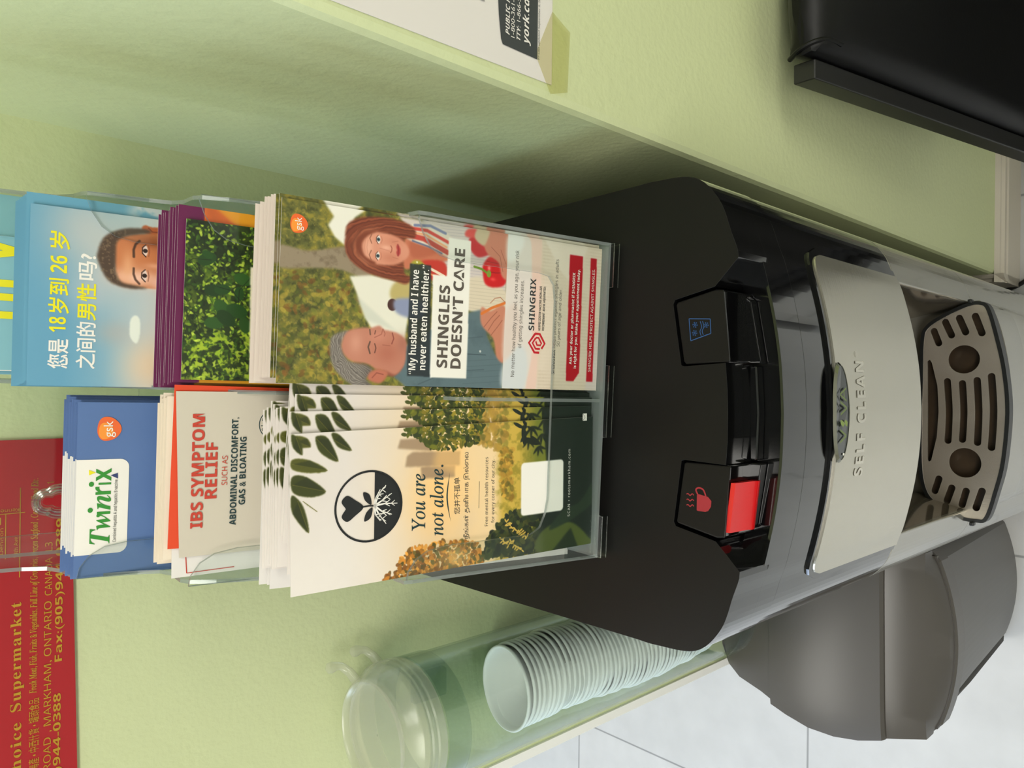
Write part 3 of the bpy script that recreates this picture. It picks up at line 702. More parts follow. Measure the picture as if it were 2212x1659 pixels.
# ---------------------------------------------------------------- black chair against the right wall
chair = empty('waiting_chair', (.50, .10, 0)); tag(chair, 'black padded vinyl chair standing against the green wall right of the cooler', 'chair')
def chpart(name, mb, mat, bevel=None, smooth=False, parent=None, seg=3):
    me = mb.make(); me.transform(Matrix.Translation((-.50, -.10, 0))); return obj(name, me, mat, parent or chair, bevel=bevel, smooth=smooth, seg=seg)
LY, LZ = .2865 + .0, cz(-.612)          # top of the posts
sl = (.2176 - .297) / (1.016 - .617)     # forward run per metre of drop
def post(x0, x1):
    m = MB(); V = []
    for (y, z) in ((.288, cz(-.6115)), (.288 + sl * .42, cz(-1.03)), (.288 + sl * .42 - .012, cz(-1.06)), (.240, .0)):
        V += [(x0, y - .0095, z), (x1, y - .0095, z), (x1, y + .0095, z), (x0, y + .0095, z)]
    fs = [(0, 3, 2, 1), (12, 13, 14, 15)] + [(r * 4 + i, r * 4 + (i + 1) % 4, (r + 1) * 4 + (i + 1) % 4, (r + 1) * 4 + i) for r in range(3) for i in range(4)]
    m.add(V, fs); return chpart('back_post', m, M['frame'], .0012)
post(.2655, .2825); post(.7475, .7645)
def cushion(name, x0, x1, top, bot, th, puff, off, mat, r=.016):
    """padded slab following the slope of the posts; nx*ny grid on both faces"""
    m = MB(); NX, NY = 28, 28; V = []
    def P(u, v, side):
        x = x0 + (x1 - x0) * u; z = top + (bot - top) * v; yc = .288 + sl * (cz(-.6115) - z) + off
        e = min(u, 1 - u) * (x1 - x0); g = min(v, 1 - v) * abs(bot - top); k = min(e, g)
        rr = 1 - (1 - min(k / r, 1)) ** 2; a = (rr ** .5) * th / 2 + puff * (math.sin(math.pi * u) * math.sin(math.pi * v)) ** .55 * (1 if side < 0 else .3)
        pinch = .003 * math.exp(-((e - .02) / .012) ** 2) * math.exp(-(v / .05) ** 2)
        return (x, yc + side * (a - pinch), z + (0.004 * math.sin(math.pi * min(u / .12, 1) / 2) if v < .01 else 0))
    for side in (-1, 1):
        for j in range(NY + 1):
            for i in range(NX + 1):
                u = .5 - .5 * math.cos(math.pi * i / NX); v = .5 - .5 * math.cos(math.pi * j / NY); V.append(P(u, v, side))
    n = (NX + 1) * (NY + 1)
    fs = [(j * (NX + 1) + i, j * (NX + 1) + i + 1, (j + 1) * (NX + 1) + i + 1, (j + 1) * (NX + 1) + i) for j in range(NY) for i in range(NX)]
    fs += [tuple(q + n for q in f[::-1]) for f in fs]
    m.add(V, fs); me_b = m; o = chpart(name, me_b, mat, smooth=True); return o
cushion('backrest', .2835, .7465, cz(-.600), cz(-.985), .040, .010, -.006, M['leather'])
# welt where the cover is gathered round the top corner
m = MB(); m.tube(spline([(.2855, .298, cz(-.606)), (.288, .286, cz(-.599)), (.292, .274, cz(-.602)), (.294, .266, cz(-.612)), (.2925, .262, cz(-.625))], 5), [.0022] * 21, 8); chpart('piping', m, M['leather'], smooth=True)
m = MB(); m.box(.285, .745, -.21, .235, .395, .455); chpart('seat', m, M['leather'], .018, seg=4)
m = MB(); m.box(.272, .758, -.19, .225, .365, .396); chpart('seat_frame', m, M['frame'], .002)
for x0 in (.2655, .7475):
    m = MB(); m.box(x0, x0 + .017, -.19, -.171, 0, .40); chpart('front_leg', m, M['frame'], .0015)

# ---------------------------------------------------------------- red shop calendar board on the back wall
WM = Matrix.Rotation(WR, 4, 'Z')
def wall_root(name, x, y, z, me=None, mat=None):
    o = bpy.data.objects.new(name, me); COL.objects.link(o)
    if mat: me.materials.append(mat)
    o.matrix_world = WM @ Matrix.Translation((x, y, z)); return o
sx0, sx1, sz0, sz1 = -.395, -.043, cz(-.1345), cz(.16)
me = MB().add([], []).box(0, sx1 - sx0, -.0030, 0, 0, sz1 - sz0).make()
me = MB(); 
V = [(0, -.0030, -.0100), (.352, -.0030, 0), (.352, -.0030, .2945), (0, -.0030, .2945)]; V += [(x, 0, z) for x, y, z in V]
me = MB().add(V, [(0, 1, 2, 3), (7, 6, 5, 4), (0, 4, 5, 1), (1, 5, 6, 2), (2, 6, 7, 3), (3, 7, 4, 0)]).make()
redb = wall_root('calendar_board', sx0, YB, sz0, me, pr('red_card', (172, 22, 30), .42, bump=(700, .05, .0003)))
tag(redb, 'red card board with gold foil lettering hung on the green wall behind the rack', 'wall calendar')
def rb(x, z): return ((x - sx0) * 1000, (z + F - sz0) * 1000)
def row(s, xl, zl, w, h, **op): a, b2 = rb(xl, zl); return (s, a, b2, w * 1000, h * 1000, op)
HF = '海產 • 中西什貨 • 罐頭食品'
lines = [row(SB('hoice'), -.2735, -.1063, .0330, .0064, sp=1.12, rot=.4), row(SB('C'), -.2830, -.1066, .0070, .0070, rot=.4), row(SB('Supermarket'), -.2325, -.1058, .0765, .0064, sp=1.12, rot=.4),
         row(HF, -.2770, -.1166, .0505, .0056, cap=.8, rot=.3),
         row(SBI('Fresh Meat, Fish, Fruits & Vegetables, Full Line of Groceries, Frozen Seafood , Canned Food Etc.'), -.2225, -.1150, .1520, .0044, rot=.1),
         row(S('3120 '.replace('3120 ', '') + 'ROAD , MARKHAM, ONTARIO'), -.2800, -.1243, .1210, .0044, rot=.3), row(S('CANADA  L3'), -.1548, -.1240, .0380, .0044, rot=.2), row(S('1'), -.0750, -.1246, .0012, .0044),
         row(B(')944-0388'), -.2826, -.1303, .0560, .0045, rot=.2), row(B('Fax:(905)944-0389'), -.2037, -.1306, .1030, .0045, rot=0),
         row(S('14th Ave.'), -.1252, -.1030, .0155, .0024), row(S('Denison'), -.1215, -.0944, .0180, .0022)]
letters('gold_lettering', lines, M['gold'], redb, y=-.0034)
a, b2 = rb(-.0905, -.1035)
letters('street_name_lettering', [(S('Kennedy'), a, b2, 15, 2.4, {'rot': 90})], M['gold'], redb, y=-.0034)
ms = []
for (x0, z0, x1, z1) in ((-.1390, -.1041, -.0764, -.1041), (-.1250, -.0957, -.0940, -.0957), (-.0938, -.1070, -.0938, -.060), (-.1240, -.085, -.0700, -.085)):
    ms.append(stroke([rb(x0, z0), rb(x1, z1)], .55))
for (x0, z0) in ((-.101, -.0930),): p, q = rb(x0, z0); ms.append([(p, q), (p + 5, q), (p + 5, q + 3), (p, q + 3)])
flat('gold_street_map', ms, M['gold'], redb, y=-.0034)

# ---------------------------------------------------------------- printed notice on the front-facing wall
px0, pz0 = .1933, cz(-.3439)
V = [(0, -.0006, 0), (.20, -.0006, 0), (.20, -.0006, .262), (-.0045, -.0006, .262)]; V += [(x, 0, z) for x, y, z in V]
me = MB().add(V, [(0, 1, 2, 3), (7, 6, 5, 4), (0, 4, 5, 1), (1, 5, 6, 2), (2, 6, 7, 3), (3, 7, 4, 0)]).make()
notice = wall_root('health_notice', px0, YO - .0003, pz0, me, M['paper']); tag(notice, 'white printed paper notice with a dark contact panel taped to the green wall', 'notice')
def nb(x, z): return ((x - px0) * 1000, (z + F - pz0) * 1000)
pan = [nb(.2053, -.3303), nb(.2055, -.3007), nb(.2085, -.2992), nb(.2225, -.2972), nb(.238, -.2960), nb(.262, -.2950), nb(.300, -.2950), nb(.300, -.3303)]
flat('contact_panel', [pan], pr('dark_print', (62, 66, 66), .6), notice, y=-.0010)
def nrow(s, xl, zl, w, h, **op): a, b2 = nb(xl, zl); return (s, a, b2, w * 1000, h * 1000, op)
letters('contact_lettering', [nrow(BI('PUBLIC HEALTH'), .2125, -.3058, .0385, .0032), nrow(BI('1-800-361-5653'), .2120, -.3100, .0340, .0030), nrow(BI('TTY: 1-866-512-6228'), .2120, -.3148, .0430, .0030),
                           nrow(BI('york.ca/COVID19'), .2115, -.3222, .0640, .0050)], M['i_white'], notice, y=-.0014)
letters('small_print_lettering', [nrow(S('V7 Last updated September 8, 2020'), .2052, -.3322, .0420, .0014)], M['i_dark'], notice, y=-.0010)
a, b2 = nb(.2258, -.2858); flat('grey_bar', [[(a, b2), (a + 60, b2), (a + 60, b2 + 6), (a, b2 + 6)]], pr('grey_print', (150, 148, 146), .6), notice, y=-.0010)
tp_ = wall_root('adhesive_tape', .1922, YO - .0012, cz(-.3585), MB().box(0, 1, -.0001, 0, 0, 1).make(), M['tape'])
tp_.data.clear_geometry(); q = [(0, 0), (-.0054, .0159), (.016, .0300), (.048, .0150), (.040, -.002)]
tp_.data.from_pydata([(x, y, z) for y in (-.00015, 0) for x, z in q], [], [tuple(range(5)), tuple(range(9, 4, -1))] + [(i, (i + 1) % 5, (i + 1) % 5 + 5, i + 5) for i in range(5)]); tp_.data.update()
tag(tp_, 'yellowed clear tape over the lower corner of the white wall notice', 'tape')

# ---------------------------------------------------------------- leaflet rack
HM = Matrix(((.99858795, .05054194, .01635914, -.00552408), (-.05255114, .98490761, .16491019, .32212074), (-.00777736, -.16553702, .98617291, -.3922071 + F), (0, 0, 0, 1)))
rack = empty('leaflet_rack', mat=HM); tag(rack, 'clear acrylic two column leaflet rack standing on the black cooler top', 'leaflet rack')
ACR = [M['acrylic'], M['acrylic_edge']]
def mmp(P): return [(a * .001, b * .001) for a, b in P]
side = [(0, 4), (0, 120), (-1, 143), (0, 148), (9, 150), (28, 149), (34, 153), (39, 170), (42, 219), (46, 240), (51, 253), (56, 257), (72, 259), (79, 264), (82, 275), (84, 292), (87, 305), (92, 308), (102, 311), (111, 318), (115, 330), (117, 352), (120, 372), (126, 376), (150, 380), (150, 29)]
for x0, x1 in ((-.1065, -.1043), (.1043, .1065)):
    m = MB(); m.prism(mmp(side), x0, x1, ax=0, m=0, mside=1); obj('side_panel', m.make(), ACR, rack)
wing = lambda e: [(-105.5, e - 147 + 5), (105.5, e - 147 + 5), (105.5, e - 1), (103, e), (95, e - 3), (87.5, e - 8), (83, e - 15), (81, e - 26), (80.4, e - 86), (79, e - 93), (73.9, e - 97), (64, e - 98.5), (-64, e - 99.5), (-73, e - 98), (-82, e - 94), (-86, e - 87), (-87, e - 26), (-89, e - 14), (-93.5, e - 6.5), (-100, e - 2), (-105.5, e - 1)]
for e, d in ((147, .0), (256, .0425), (306, .0815), (372, .1165)):
    m = MB(); m.prism(mmp(wing(e)), d, d + .0022, ax=1, m=0, mside=1); obj('pocket_front', m.make(), ACR, rack)
def circ(cx, cy, r, a0=0, a1=360, n=16): return [(cx + r * math.cos(math.radians(a0 + (a1 - a0) * k / n)), cy + r * math.sin(math.radians(a0 + (a1 - a0) * k / n))) for k in range(n + 1)]
def keyhole(cx, k=1): return circ(cx, 311.4, 4.1 * k, 125, 415, 18) + circ(cx + 0, 317.3, 2.7 * k, -25, 205, 12)
m = MB(); m.prism([mmp([(-106, 29), (106, 29), (106, 380), (-106, 380)]), mmp(keyhole(-74)), mmp(keyhole(74))], .150, .1522, ax=1, m=0, mside=1); obj('back_panel', m.make(), ACR, rack)
for cx in (-74, 74):
    for k, rr in ((1.30, .0011), (1.65, .0014), (2.05, .0012)):
        P = circ(cx, 311.4, 4.7 * k, 138, 402, 22) + circ(cx, 317.4, 3.6 * k, -6, 186, 16); P.append(P[0])
        m = MB(); m.tube([(a * .001, .1492, b * .001) for a, b in P], rr, 8, cap=False); obj('keyhole_ring', m.make(), M['ring'], rack, smooth=True)
m = MB(); m.prism(mmp([(2, 6), (2, 118), (30, 135), (40, 152), (42, 212), (50, 244), (78, 262), (112, 318), (150, 372), (150, 30)]), -.0011, .0011, ax=0, m=0, mside=1); obj('divider', m.make(), ACR, rack)
m = MB(); m.prism(mmp([(0, 4), (150, 29.5), (150, 31.5), (0, 6)]), -.1043, .1043, ax=0, m=0, mside=1); obj('base_panel', m.make(), ACR, rack)
for x0, x1 in ((.0765, .1060), (-.0245, .0240), (-.1060, -.0780)):
    m = MB(); m.box(x0, x1, -.0035, .012, -.0008, .0040, 0); m.mi = [0] * 6; ft = obj('foot_tab', m.make(), ACR, rack)
    m = MB(); m.tube([(x0, .0, .0040), (x0, -.0035, .0040), (x1, -.0035, .0040), (x1, .0, .0040)], .00035, 6); m.tube([(x0, -.0035, -.0004), (x1, -.0035, -.0004)], .00035, 6); obj('tab_edge', m.make(), M['ring'], ft)

# ---------------------------------------------------------------- leaflets
def sheet(name, label, cat, group, x, u, w, h, d, rot=0, mat=None, th=.35):
    m = MB(); m.box(0, w * .001, 0, th * .001, 0, h * .001); me = m.make(); me.materials.append(mat or M['paper'])
    o = bpy.data.objects.new(name, me); COL.objects.link(o)
    o.matrix_world = HM @ Matrix.Translation((x * .001, d * .001, u * .001)) @ Matrix.Rotation(-math.radians(rot), 4, 'Y')
    return tag(o, label, cat, group)
def place(o, x, u, d, rot): o.matrix_world = HM @ Matrix.Translation((x * .001, d * .001, u * .001)) @ Matrix.Rotation(-math.radians(rot), 4, 'Y')
def fan(root, n, fn, label, group):
    for k in range(n):
        c = copy_tree(root); place(c, *fn(k)); tag(c, label, None, group)
def drop(cx, cz_, rx, rz):     # rounded-triangle badge
    P = [(-.95, .55), (-.45, .93), (.25, .95), (.80, .72), (1.0, .25), (.85, -.35), (.40, -.85), (-.10, -1.0), (-.62, -.72), (-.95, -.15)]
    return [(cx + p[0] * rx, cz_ + p[1] * rz) for p in spline([(a, b, 0) for a, b in P], 5, True)]
def gsk(parent, cx, cz_, rx, rz, y=-.0004, rot=0):
    a = flat('orange_emblem', [drop(cx, cz_, rx, rz)], M['i_orange'], parent, y)
    flat('emblem_highlight', [[(x, z) for x, z in drop(cx - rx * .18, cz_ + rz * .25, rx * .68, rz * .62)]], M['i_orange2'], a, y - .0001)
    letters('emblem_lettering', [('gsk', cx - rx * .70, cz_ - rz * .28, rx * 1.35, rz * .78, {})], M['i_white'], a, y - .0003)

# --- shingles vaccine leaflet, front right
ox, oz, w, h = 6.8, 6.0, 95.8, 215.8
A = Art(ox, oz, w, h, .26, (112, 112, 58))
n1 = A.noise(9, 1); n2 = A.noise(26, 2); n3 = A.noise(60, 3)
A.mix(np.clip((n2 - .45) * 4, 0, 1) * .8, (166, 152, 62)); A.mix(np.clip((n1 - .5) * 4, 0, 1) * .55, (66, 72, 34)); A.mix(np.clip((n3 - .55) * 5, 0, 1) * .45, (200, 180, 84)); A.mix(np.clip((.42 - n2) * 5, 0, 1) * .6, (56, 62, 30))
A.leaves([(8, 150), (66, 150), (66, 222), (8, 222)], 500, 1.7, [(150, 146, 60), (118, 120, 50), (88, 98, 40), (182, 160, 70), (130, 90, 40)], 5, .6, .6, .5)
A.poly([(67, 223), (68, 206), (69, 190), (66, 172), (82, 176), (81, 190), (77, 207), (78, 223)], (158, 143, 120), True, .6)
A.mix(A.mask([(67, 223), (68, 206), (69, 190), (66, 172), (82, 176), (81, 190), (77, 207), (78, 223)], True, .6) * np.clip((n2 - .5) * 4, 0, 1) * .6, (120, 104, 84))
A.poly([(82, 187), (86, 193), (92, 197), (97, 194), (103, 199), (103, 176), (98, 182)], (238, 235, 222), False, .5)
A.poly([(66, 184), (68, 170), (66, 155), (46, 148), (30, 150), (30, 166), (38, 170), (44, 174), (58, 180)], (234, 231, 216), False, .5)
A.poly([(43, 174), (56, 180), (40, 158), (37, 152)], (205, 208, 196), False, .8, .6)
A.poly([(7, 196), (9, 198), (22, 192), (16, 186), (7, 172)], (226, 222, 206), False, .6, .0)
A.poly([(56, 159), (66, 156), (66, 142), (50, 142)], (196, 180, 120), True, .8); A.ell(52.5, 158, 3.4, 3, (84, 52, 48), 1, .5); A.poly([(48, 155), (56, 156), (56, 138), (46, 140)], (150, 158, 186), True, .8)
A.poly([(7, 148), (30, 160), (30, 140), (7, 130)], (222, 216, 200), False, 1)
# woman: clothes, neck, hair, face
A.poly([(102.5, 156), (103, 82), (54, 82), (54, 108), (64, 120), (71, 128), (77, 138), (82, 140), (92, 146)], (214, 204, 198), False, .5)
for k in range(26): A.line([(62 + k * 1.7, 134 - k * .2), (60 + k * 1.9, 83)], .35, (186, 178, 182), .7)
A.poly([(54, 112), (66, 122), (74, 104), (71, 92), (66, 82), (52, 82)], (222, 210, 188), True, .6)
for k in range(9): A.line([(55 + k * 2, 112 + k), (54 + k * 2.2, 83)], .3, (198, 186, 164), .7)
A.poly([(78, 133), (84, 122), (92, 145), (90, 152), (74, 152), (76, 142)], (205, 128, 98), True, .5); A.poly([(80, 146), (91, 148), (86, 130)], (184, 104, 78), True, .8, .7)
A.poly([(91, 151), (98, 150), (101, 140), (99, 128), (92, 118), (86, 112), (83, 122), (87, 134)], (226, 216, 200), True, .4)
for (p, c, wd) in (([(93, 150), (92, 140), (86, 124)], (196, 60, 50), 2.2), ([(97, 149), (97, 138), (92, 124)], (210, 60, 52), 1.4), ([(95, 150), (94.5, 139), (89, 125)], (238, 168, 120), .9), ([(99, 146), (100, 136), (97, 126)], (120, 130, 168), 1.2),
                   ([(90, 147), (88, 137), (85, 128)], (90, 104, 140), .7)): A.line(p, wd * 1.35, c, .85, .8)
A.poly([(76, 145), (80, 138), (80, 126), (72, 124), (68, 128), (70, 136)], (200, 66, 52), True, .4); A.line([(78, 144), (75, 134), (72, 126)], 1.6, (240, 220, 196)); A.line([(75, 143), (72, 134), (70, 128)], 1.0, (232, 150, 96))
A.poly([(71, 147), (78, 147), (79, 141), (73, 136), (69, 140)], (178, 172, 66), True, .5); 
for k in range(12): A.ell(70 + (k * 2.7) % 9, 138 + (k * 1.9) % 9, .6, .6, (240, 236, 190) if k % 2 else (90, 110, 50), .9)
A.poly([(86, 104), (92, 110), (98, 108), (100, 98), (97, 92), (93, 88), (88, 96)], (200, 40, 48), True, .5); A.poly([(97, 112), (102, 110), (102, 96), (98, 98)], (222, 90, 84), True, .5)
hair = (134, 70, 48)
A.poly([(87.9, 187.1), (94.5, 185.5), (98.8, 177.9), (100.5, 166), (100, 153.7), (96.5, 146), (91.5, 146), (89.7, 152.2), (74, 152), (69.9, 150.4), (69.2, 147), (65.1, 150), (66.3, 158.5), (68.3, 170.7), (72.3, 180.7), (79, 186.5)], hair, True, .5)
hm = A.mask([(87.9, 187.1), (94.5, 185.5), (98.8, 177.9), (100.5, 166), (100, 153.7), (96.5, 146), (91.5, 146), (89.7, 152.2), (74, 152), (69.9, 150.4), (69.2, 147), (65.1, 150), (66.3, 158.5), (68.3, 170.7), (72.3, 180.7), (79, 186.5)], True, .5)
hr = np.hypot((A.X - 83) / .8, (A.Z - 158) / 1.45 * np.where(A.Z < 158, .25, 1)); nz = A.noise(14, 90, 3)
A.mix(hm * np.clip(np.sin(hr * 2.1 + nz * 9), 0, 1) * .55, (178, 104, 74)); A.mix(hm * np.clip(-np.sin(hr * 3.3 + nz * 7), 0, 1) * .5, (92, 44, 32)); A.mix(hm * np.exp(-((hr - 15) / 2.4) ** 2) * np.clip((A.Z - 165) / 10, 0, 1) * .5, (206, 140, 106))
face = [(88, 177.5), (91.6, 171.7), (92, 162.7), (89.9, 154.3), (85.4, 149.4), (80.5, 149.6), (76.2, 154.7), (74.3, 161.9), (74.4, 170.9), (77, 177), (82, 179.6)]
A.poly(face, (222, 158, 132), True, .5)
A.glow(78.5, 160, 3, 6, (196, 124, 98), .5); A.glow(88, 158, 2.6, 5, (206, 134, 108), .5); A.glow(83, 173.5, 5, 2.6, (240, 190, 166), .6); A.glow(84, 163, 1.4, 3, (242, 192, 170), .6)
A.poly([(74, 172), (79, 179.5), (86, 181), (91, 176), (92.5, 169), (89, 174.5), (84, 177.5), (78, 175.5), (75, 169)], hair, True, .6, .95)
for ex_ in (78.9, 88.0):
    A.ell(ex_, 167.9, 2.3, 1.15, (238, 226, 218), 1, .3); A.ell(ex_, 167.9, 1.05, 1.05, (84, 110, 116), 1, .25); A.ell(ex_, 167.9, .5, .5, (20, 22, 26), 1, .2)
    A.line([(ex_ - 2.4, 168), (ex_ - .8, 169.2), (ex_ + .9, 169.2), (ex_ + 2.3, 168.1)], .45, (120, 66, 50)); A.line([(ex_ - 2.6, 171.8), (ex_, 173), (ex_ + 2.5, 171.9)], .55, (150, 96, 74), .8); A.line([(ex_ - 2, 166.3), (ex_, 165.6), (ex_ + 2, 166.2)], .35, (190, 120, 98), .7)
A.line([(83.3, 167), (82.6, 162.3), (82.3, 161)], .5, (204, 136, 112), .6); A.line([(81.6, 160.3), (82.6, 159.7), (84.2, 159.6), (85.4, 160.3)], .6, (168, 92, 72), .8)
A.poly([(80, 155.8), (82, 156.8), (83.6, 156.5), (85.2, 156.9), (87, 156.2), (85, 154.7), (83.2, 154.2), (81.4, 154.6)], (186, 74, 72), True, .3); A.line([(80.3, 155.8), (83.6, 155.7), (86.8, 156.1)], .3, (120, 40, 42))
A.line([(79.2, 159), (78.6, 155.5)], .4, (190, 120, 96), .6); A.line([(87.6, 159.5), (88.6, 156)], .4, (190, 120, 96), .6); 
for zz in (174, 175.5): A.line([(79.5, zz), (83, zz + .5), (87, zz)], .3, (206, 142, 116), .6)
# man
A.poly([(30, 149), (30, 141), (40.4, 133.5), (47, 118), (52.2, 107.4), (54.4, 99.2), (48, 96), (39, 94.8), (27.8, 88.2), (23.9, 82), (6.5, 82), (6.5, 148), (12.3, 156), (18.3, 150)], (104, 124, 130), False, .5)
A.mix(A.mask([(30, 149), (30, 141), (40.4, 133.5), (54, 100), (24, 82), (6.5, 82), (6.5, 148), (12, 156)], False, .5) * np.clip((A.noise(10, 11) - .5) * 3, 0, 1) * .5, (78, 96, 104))
A.line([(27, 146), (26, 130), (27, 108), (27, 95)], .5, (70, 88, 96)); A.line([(8, 140), (16, 120), (18, 96)], .7, (80, 98, 106), .7); A.line([(40, 128), (36, 112), (38, 98)], .6, (82, 100, 108), .7); A.ell(29, 99, .7, .7, (205, 210, 206))
for k in range(5): A.line([(9 + k * 3.4, 110), (11 + k * 3.5, 84)], .5, (84, 102, 110), .4)
A.poly([(12, 156), (18, 150), (30, 149), (30, 153), (16, 162)], (160, 96, 78), True, .6)
A.poly([(30.2, 193.4), (34, 190.5), (36.3, 183.2), (31.6, 185.9), (27, 186.7), (20, 183), (17.9, 172.7), (14.8, 168.6), (10, 172.4), (6, 168.3), (6, 178.2), (11.4, 187), (19, 192.4)], (138, 130, 122), True, .5)
hm = A.mask([(30.2, 193.4), (34, 190.5), (36.3, 183.2), (31.6, 185.9), (27, 186.7), (20, 183), (17.9, 172.7), (14.8, 168.6), (10, 172.4), (6, 168.3), (6, 178.2), (11.4, 187), (19, 192.4)], True, .5)
hr = np.hypot(A.X - 31, (A.Z - 164)); nz = A.noise(16, 91, 3)
A.mix(hm * np.clip(np.sin(hr * 6.4 + nz * 22), 0, 1) * .55, (190, 184, 176)); A.mix(hm * np.clip(-np.sin(hr * 4.1 + nz * 26), 0, 1) * .5, (88, 80, 76)); A.mix(hm * np.clip((176 - A.Z) / 8, 0, 1) * .5, (84, 74, 70))
mf = [(36.3, 183.2), (38.6, 175), (38.6, 170.5), (40.2, 165.4), (38.2, 162.6), (37.6, 158), (36.3, 153.1), (32.7, 148.8), (27.9, 148.6), (19.6, 149.2), (13.4, 154.2), (15.1, 160.5), (15.8, 166.6), (18.4, 171.5), (20, 181.5), (25, 186.5), (31, 186.6)]
A.poly(mf, (200, 138, 116), True, .5); A.glow(25, 160, 6, 7, (180, 108, 88), .6); A.glow(30, 179, 6, 4, (222, 166, 144), .7); A.glow(34, 166, 3, 5, (216, 150, 130), .6); A.glow(31, 151, 5, 3, (170, 112, 96), .6)
A.line([(24.5, 170.4), (28, 171.6), (31, 170.6)], .9, (104, 80, 68), .9); A.line([(35, 170.6), (37.6, 171)], .8, (110, 84, 72), .9)
A.line([(25, 167.6), (27.6, 167), (30, 167.8)], .6, (96, 58, 50), .9); A.line([(35.4, 168), (37.4, 167.6)], .5, (96, 58, 50), .9)
A.line([(33.5, 168), (35.5, 164), (38.6, 163.2), (36, 161.8), (34.6, 162.2)], .5, (160, 92, 78), .7); A.line([(30.5, 157.5), (33.5, 156.4), (36.6, 157.4)], .6, (140, 68, 60), .9); A.line([(29.6, 163), (29.3, 158.5)], .45, (160, 94, 78), .7)
A.poly([(10, 171), (14, 170), (16, 165), (14.4, 159.5), (11, 160.5), (8, 164.2)], (196, 122, 100), True, .4); A.line([(11, 168.6), (13.8, 166), (13, 162)], .6, (150, 82, 68), .8)
# hands, carrot, pepper, bowl
A.poly([(56, 99), (54, 93), (57, 82), (25, 80.6), (25.8, 87), (37, 90), (44, 98), (50, 100)], (205, 140, 114), True, .4)
for p in ([(44, 97), (50, 92), (54, 88)], [(42, 94), (48, 90), (52, 86)], [(39, 92), (45, 87), (49, 84)]): A.line(p, .5, (156, 92, 74), .8)
A.line([(52, 99), (56, 92), (60, 82)], 1.7, (222, 130, 60)); A.line([(59, 93), (62, 90), (63, 86), (60, 82)], .5, (176, 112, 80), .8)
A.poly([(76.2, 99.2), (81.4, 99.3), (87, 94.8), (86.4, 87.4), (80, 83), (71.6, 83), (68.8, 90), (70, 97)], (206, 26, 30), True, .4); A.glow(80, 95, 1.6, 1.2, (255, 170, 160), .8); A.glow(73.5, 92, 1.1, 2.0, (244, 96, 90), .8); A.line([(78, 99), (77.6, 90), (78.4, 84)], .5, (150, 12, 20), .8); A.line([(84, 97), (83.4, 88)], .4, (150, 12, 20), .7)
A.line([(79.8, 105.5), (79, 100.5), (76.6, 95.5)], 1.4, (120, 150, 56)); A.ell(76.6, 95, 2.2, 1.6, (134, 156, 60))
A.poly([(92, 99), (96, 100), (103, 96), (102, 82), (76, 81.5), (76.5, 86), (84, 88.5), (88, 96)], (208, 140, 116), True, .4); A.line([(79, 85), (88, 87.5), (93, 94)], .4, (160, 92, 76), .8); A.line([(84, 83), (92, 87)], .4, (160, 92, 76), .8)
A.poly([(93, 100), (97, 106), (103, 104), (103, 96), (97, 97)], (206, 190, 160), True, .4)
# lower text panel: pale veil over a woven basket
z = A.Z; pm = np.clip((82.2 - z) / .3, 0, 1); A.a = A.a * (1 - pm[..., None]) + np.array((228, 220, 212.)) * pm[..., None]
A.poly([(7, 66), (7, 82), (22, 82), (34, 70), (26, 64)], (214, 220, 222), True, 1, .8); A.poly([(24, 82), (52, 82), (60, 74), (40, 70)], (226, 210, 200), True, 1, .8); A.poly([(86, 82), (102, 82), (102, 70), (90, 74)], (236, 236, 232), True, 1, .8)
A.poly([(7, 64), (30, 60.5), (60, 62), (96, 64), (103, 66), (103, 56), (60, 53), (7, 56)], (236, 205, 190), True, .6, .9)
wv = ((np.sin((A.X * .9 + A.Z * 1.6) * 1.6) * np.sin((A.X * .9 - A.Z * 1.6) * 1.6)) > .1) * np.clip((56 - A.Z) / 1.5, 0, 1) * np.clip((A.noise(5, 40) - .3) * 3, .2, 1)
A.mix(np.clip((57 - A.Z) / 2, 0, 1) * .8, (226, 212, 192)); A.mix(A.blur(wv, .3) * .5, (196, 178, 152)); A.poly([(103, 54), (84, 40), (76, 30), (103, 18)], (232, 222, 208), False, .5, .8); A.poly([(7, 16), (20, 14), (60, 4), (7, 4)], (214, 204, 206), False, .8, .6)
A.poly([(12.6, 147.4), (77.0, 148.0), (77.2, 134.6), (12.5, 132.8)], (42, 50, 54), False, .25, .86)
A.poly([(12.0, 132.6), (72.2, 133.2), (72.2, 124.0), (94.8, 123.6), (94.9, 108.3), (12.2, 108.1)], (242, 239, 230), False, .25)
A.poly([(12.8, 32.2), (95.6, 33.2), (95.6, 22.2), (18.5, 21.4), (12.6, 26)], (188, 24, 42), False, .2); A.poly([(12.7, 15.0), (95.5, 15.4), (95.5, 10.2), (12.6, 9.6)], (188, 24, 42), False, .2)
sh = sheet('leaflet', 'front shingles vaccine leaflet with a couple at a picnic, lower right pocket', 'leaflet', None, ox, oz + 1.2, w, h, 5.5)
obj('cover_picture', A.mesh(ox, oz), INK, sh)
pl8 = sheet('leaflet', '', 'leaflet', None, 0, 0, w, h, 8, 0, pr('pinkish_paper', (222, 208, 196), .55))
SL = lambda k: (ox + (2.6, 2.9, 2.7, 3.0, 2.6, 2.4, -.8, -1.4)[k], oz + 1.8 + .75 * k + (0, .2, 0, -.1, 0, .3, 1.5, 2.4)[k], 8.2 + 2.5 * k, (0, .1, -.05, 0, .1, 0, -.2, -.1)[k])
for k in range(2, 8):
    c = pl8 if k == 2 else copy_tree(pl8); place(c, *SL(k)); tag(c, 'pale leaflet edge at the back of the shingles leaflet stack, lower right pocket', None, 'pale leaflets behind the shingles ones')
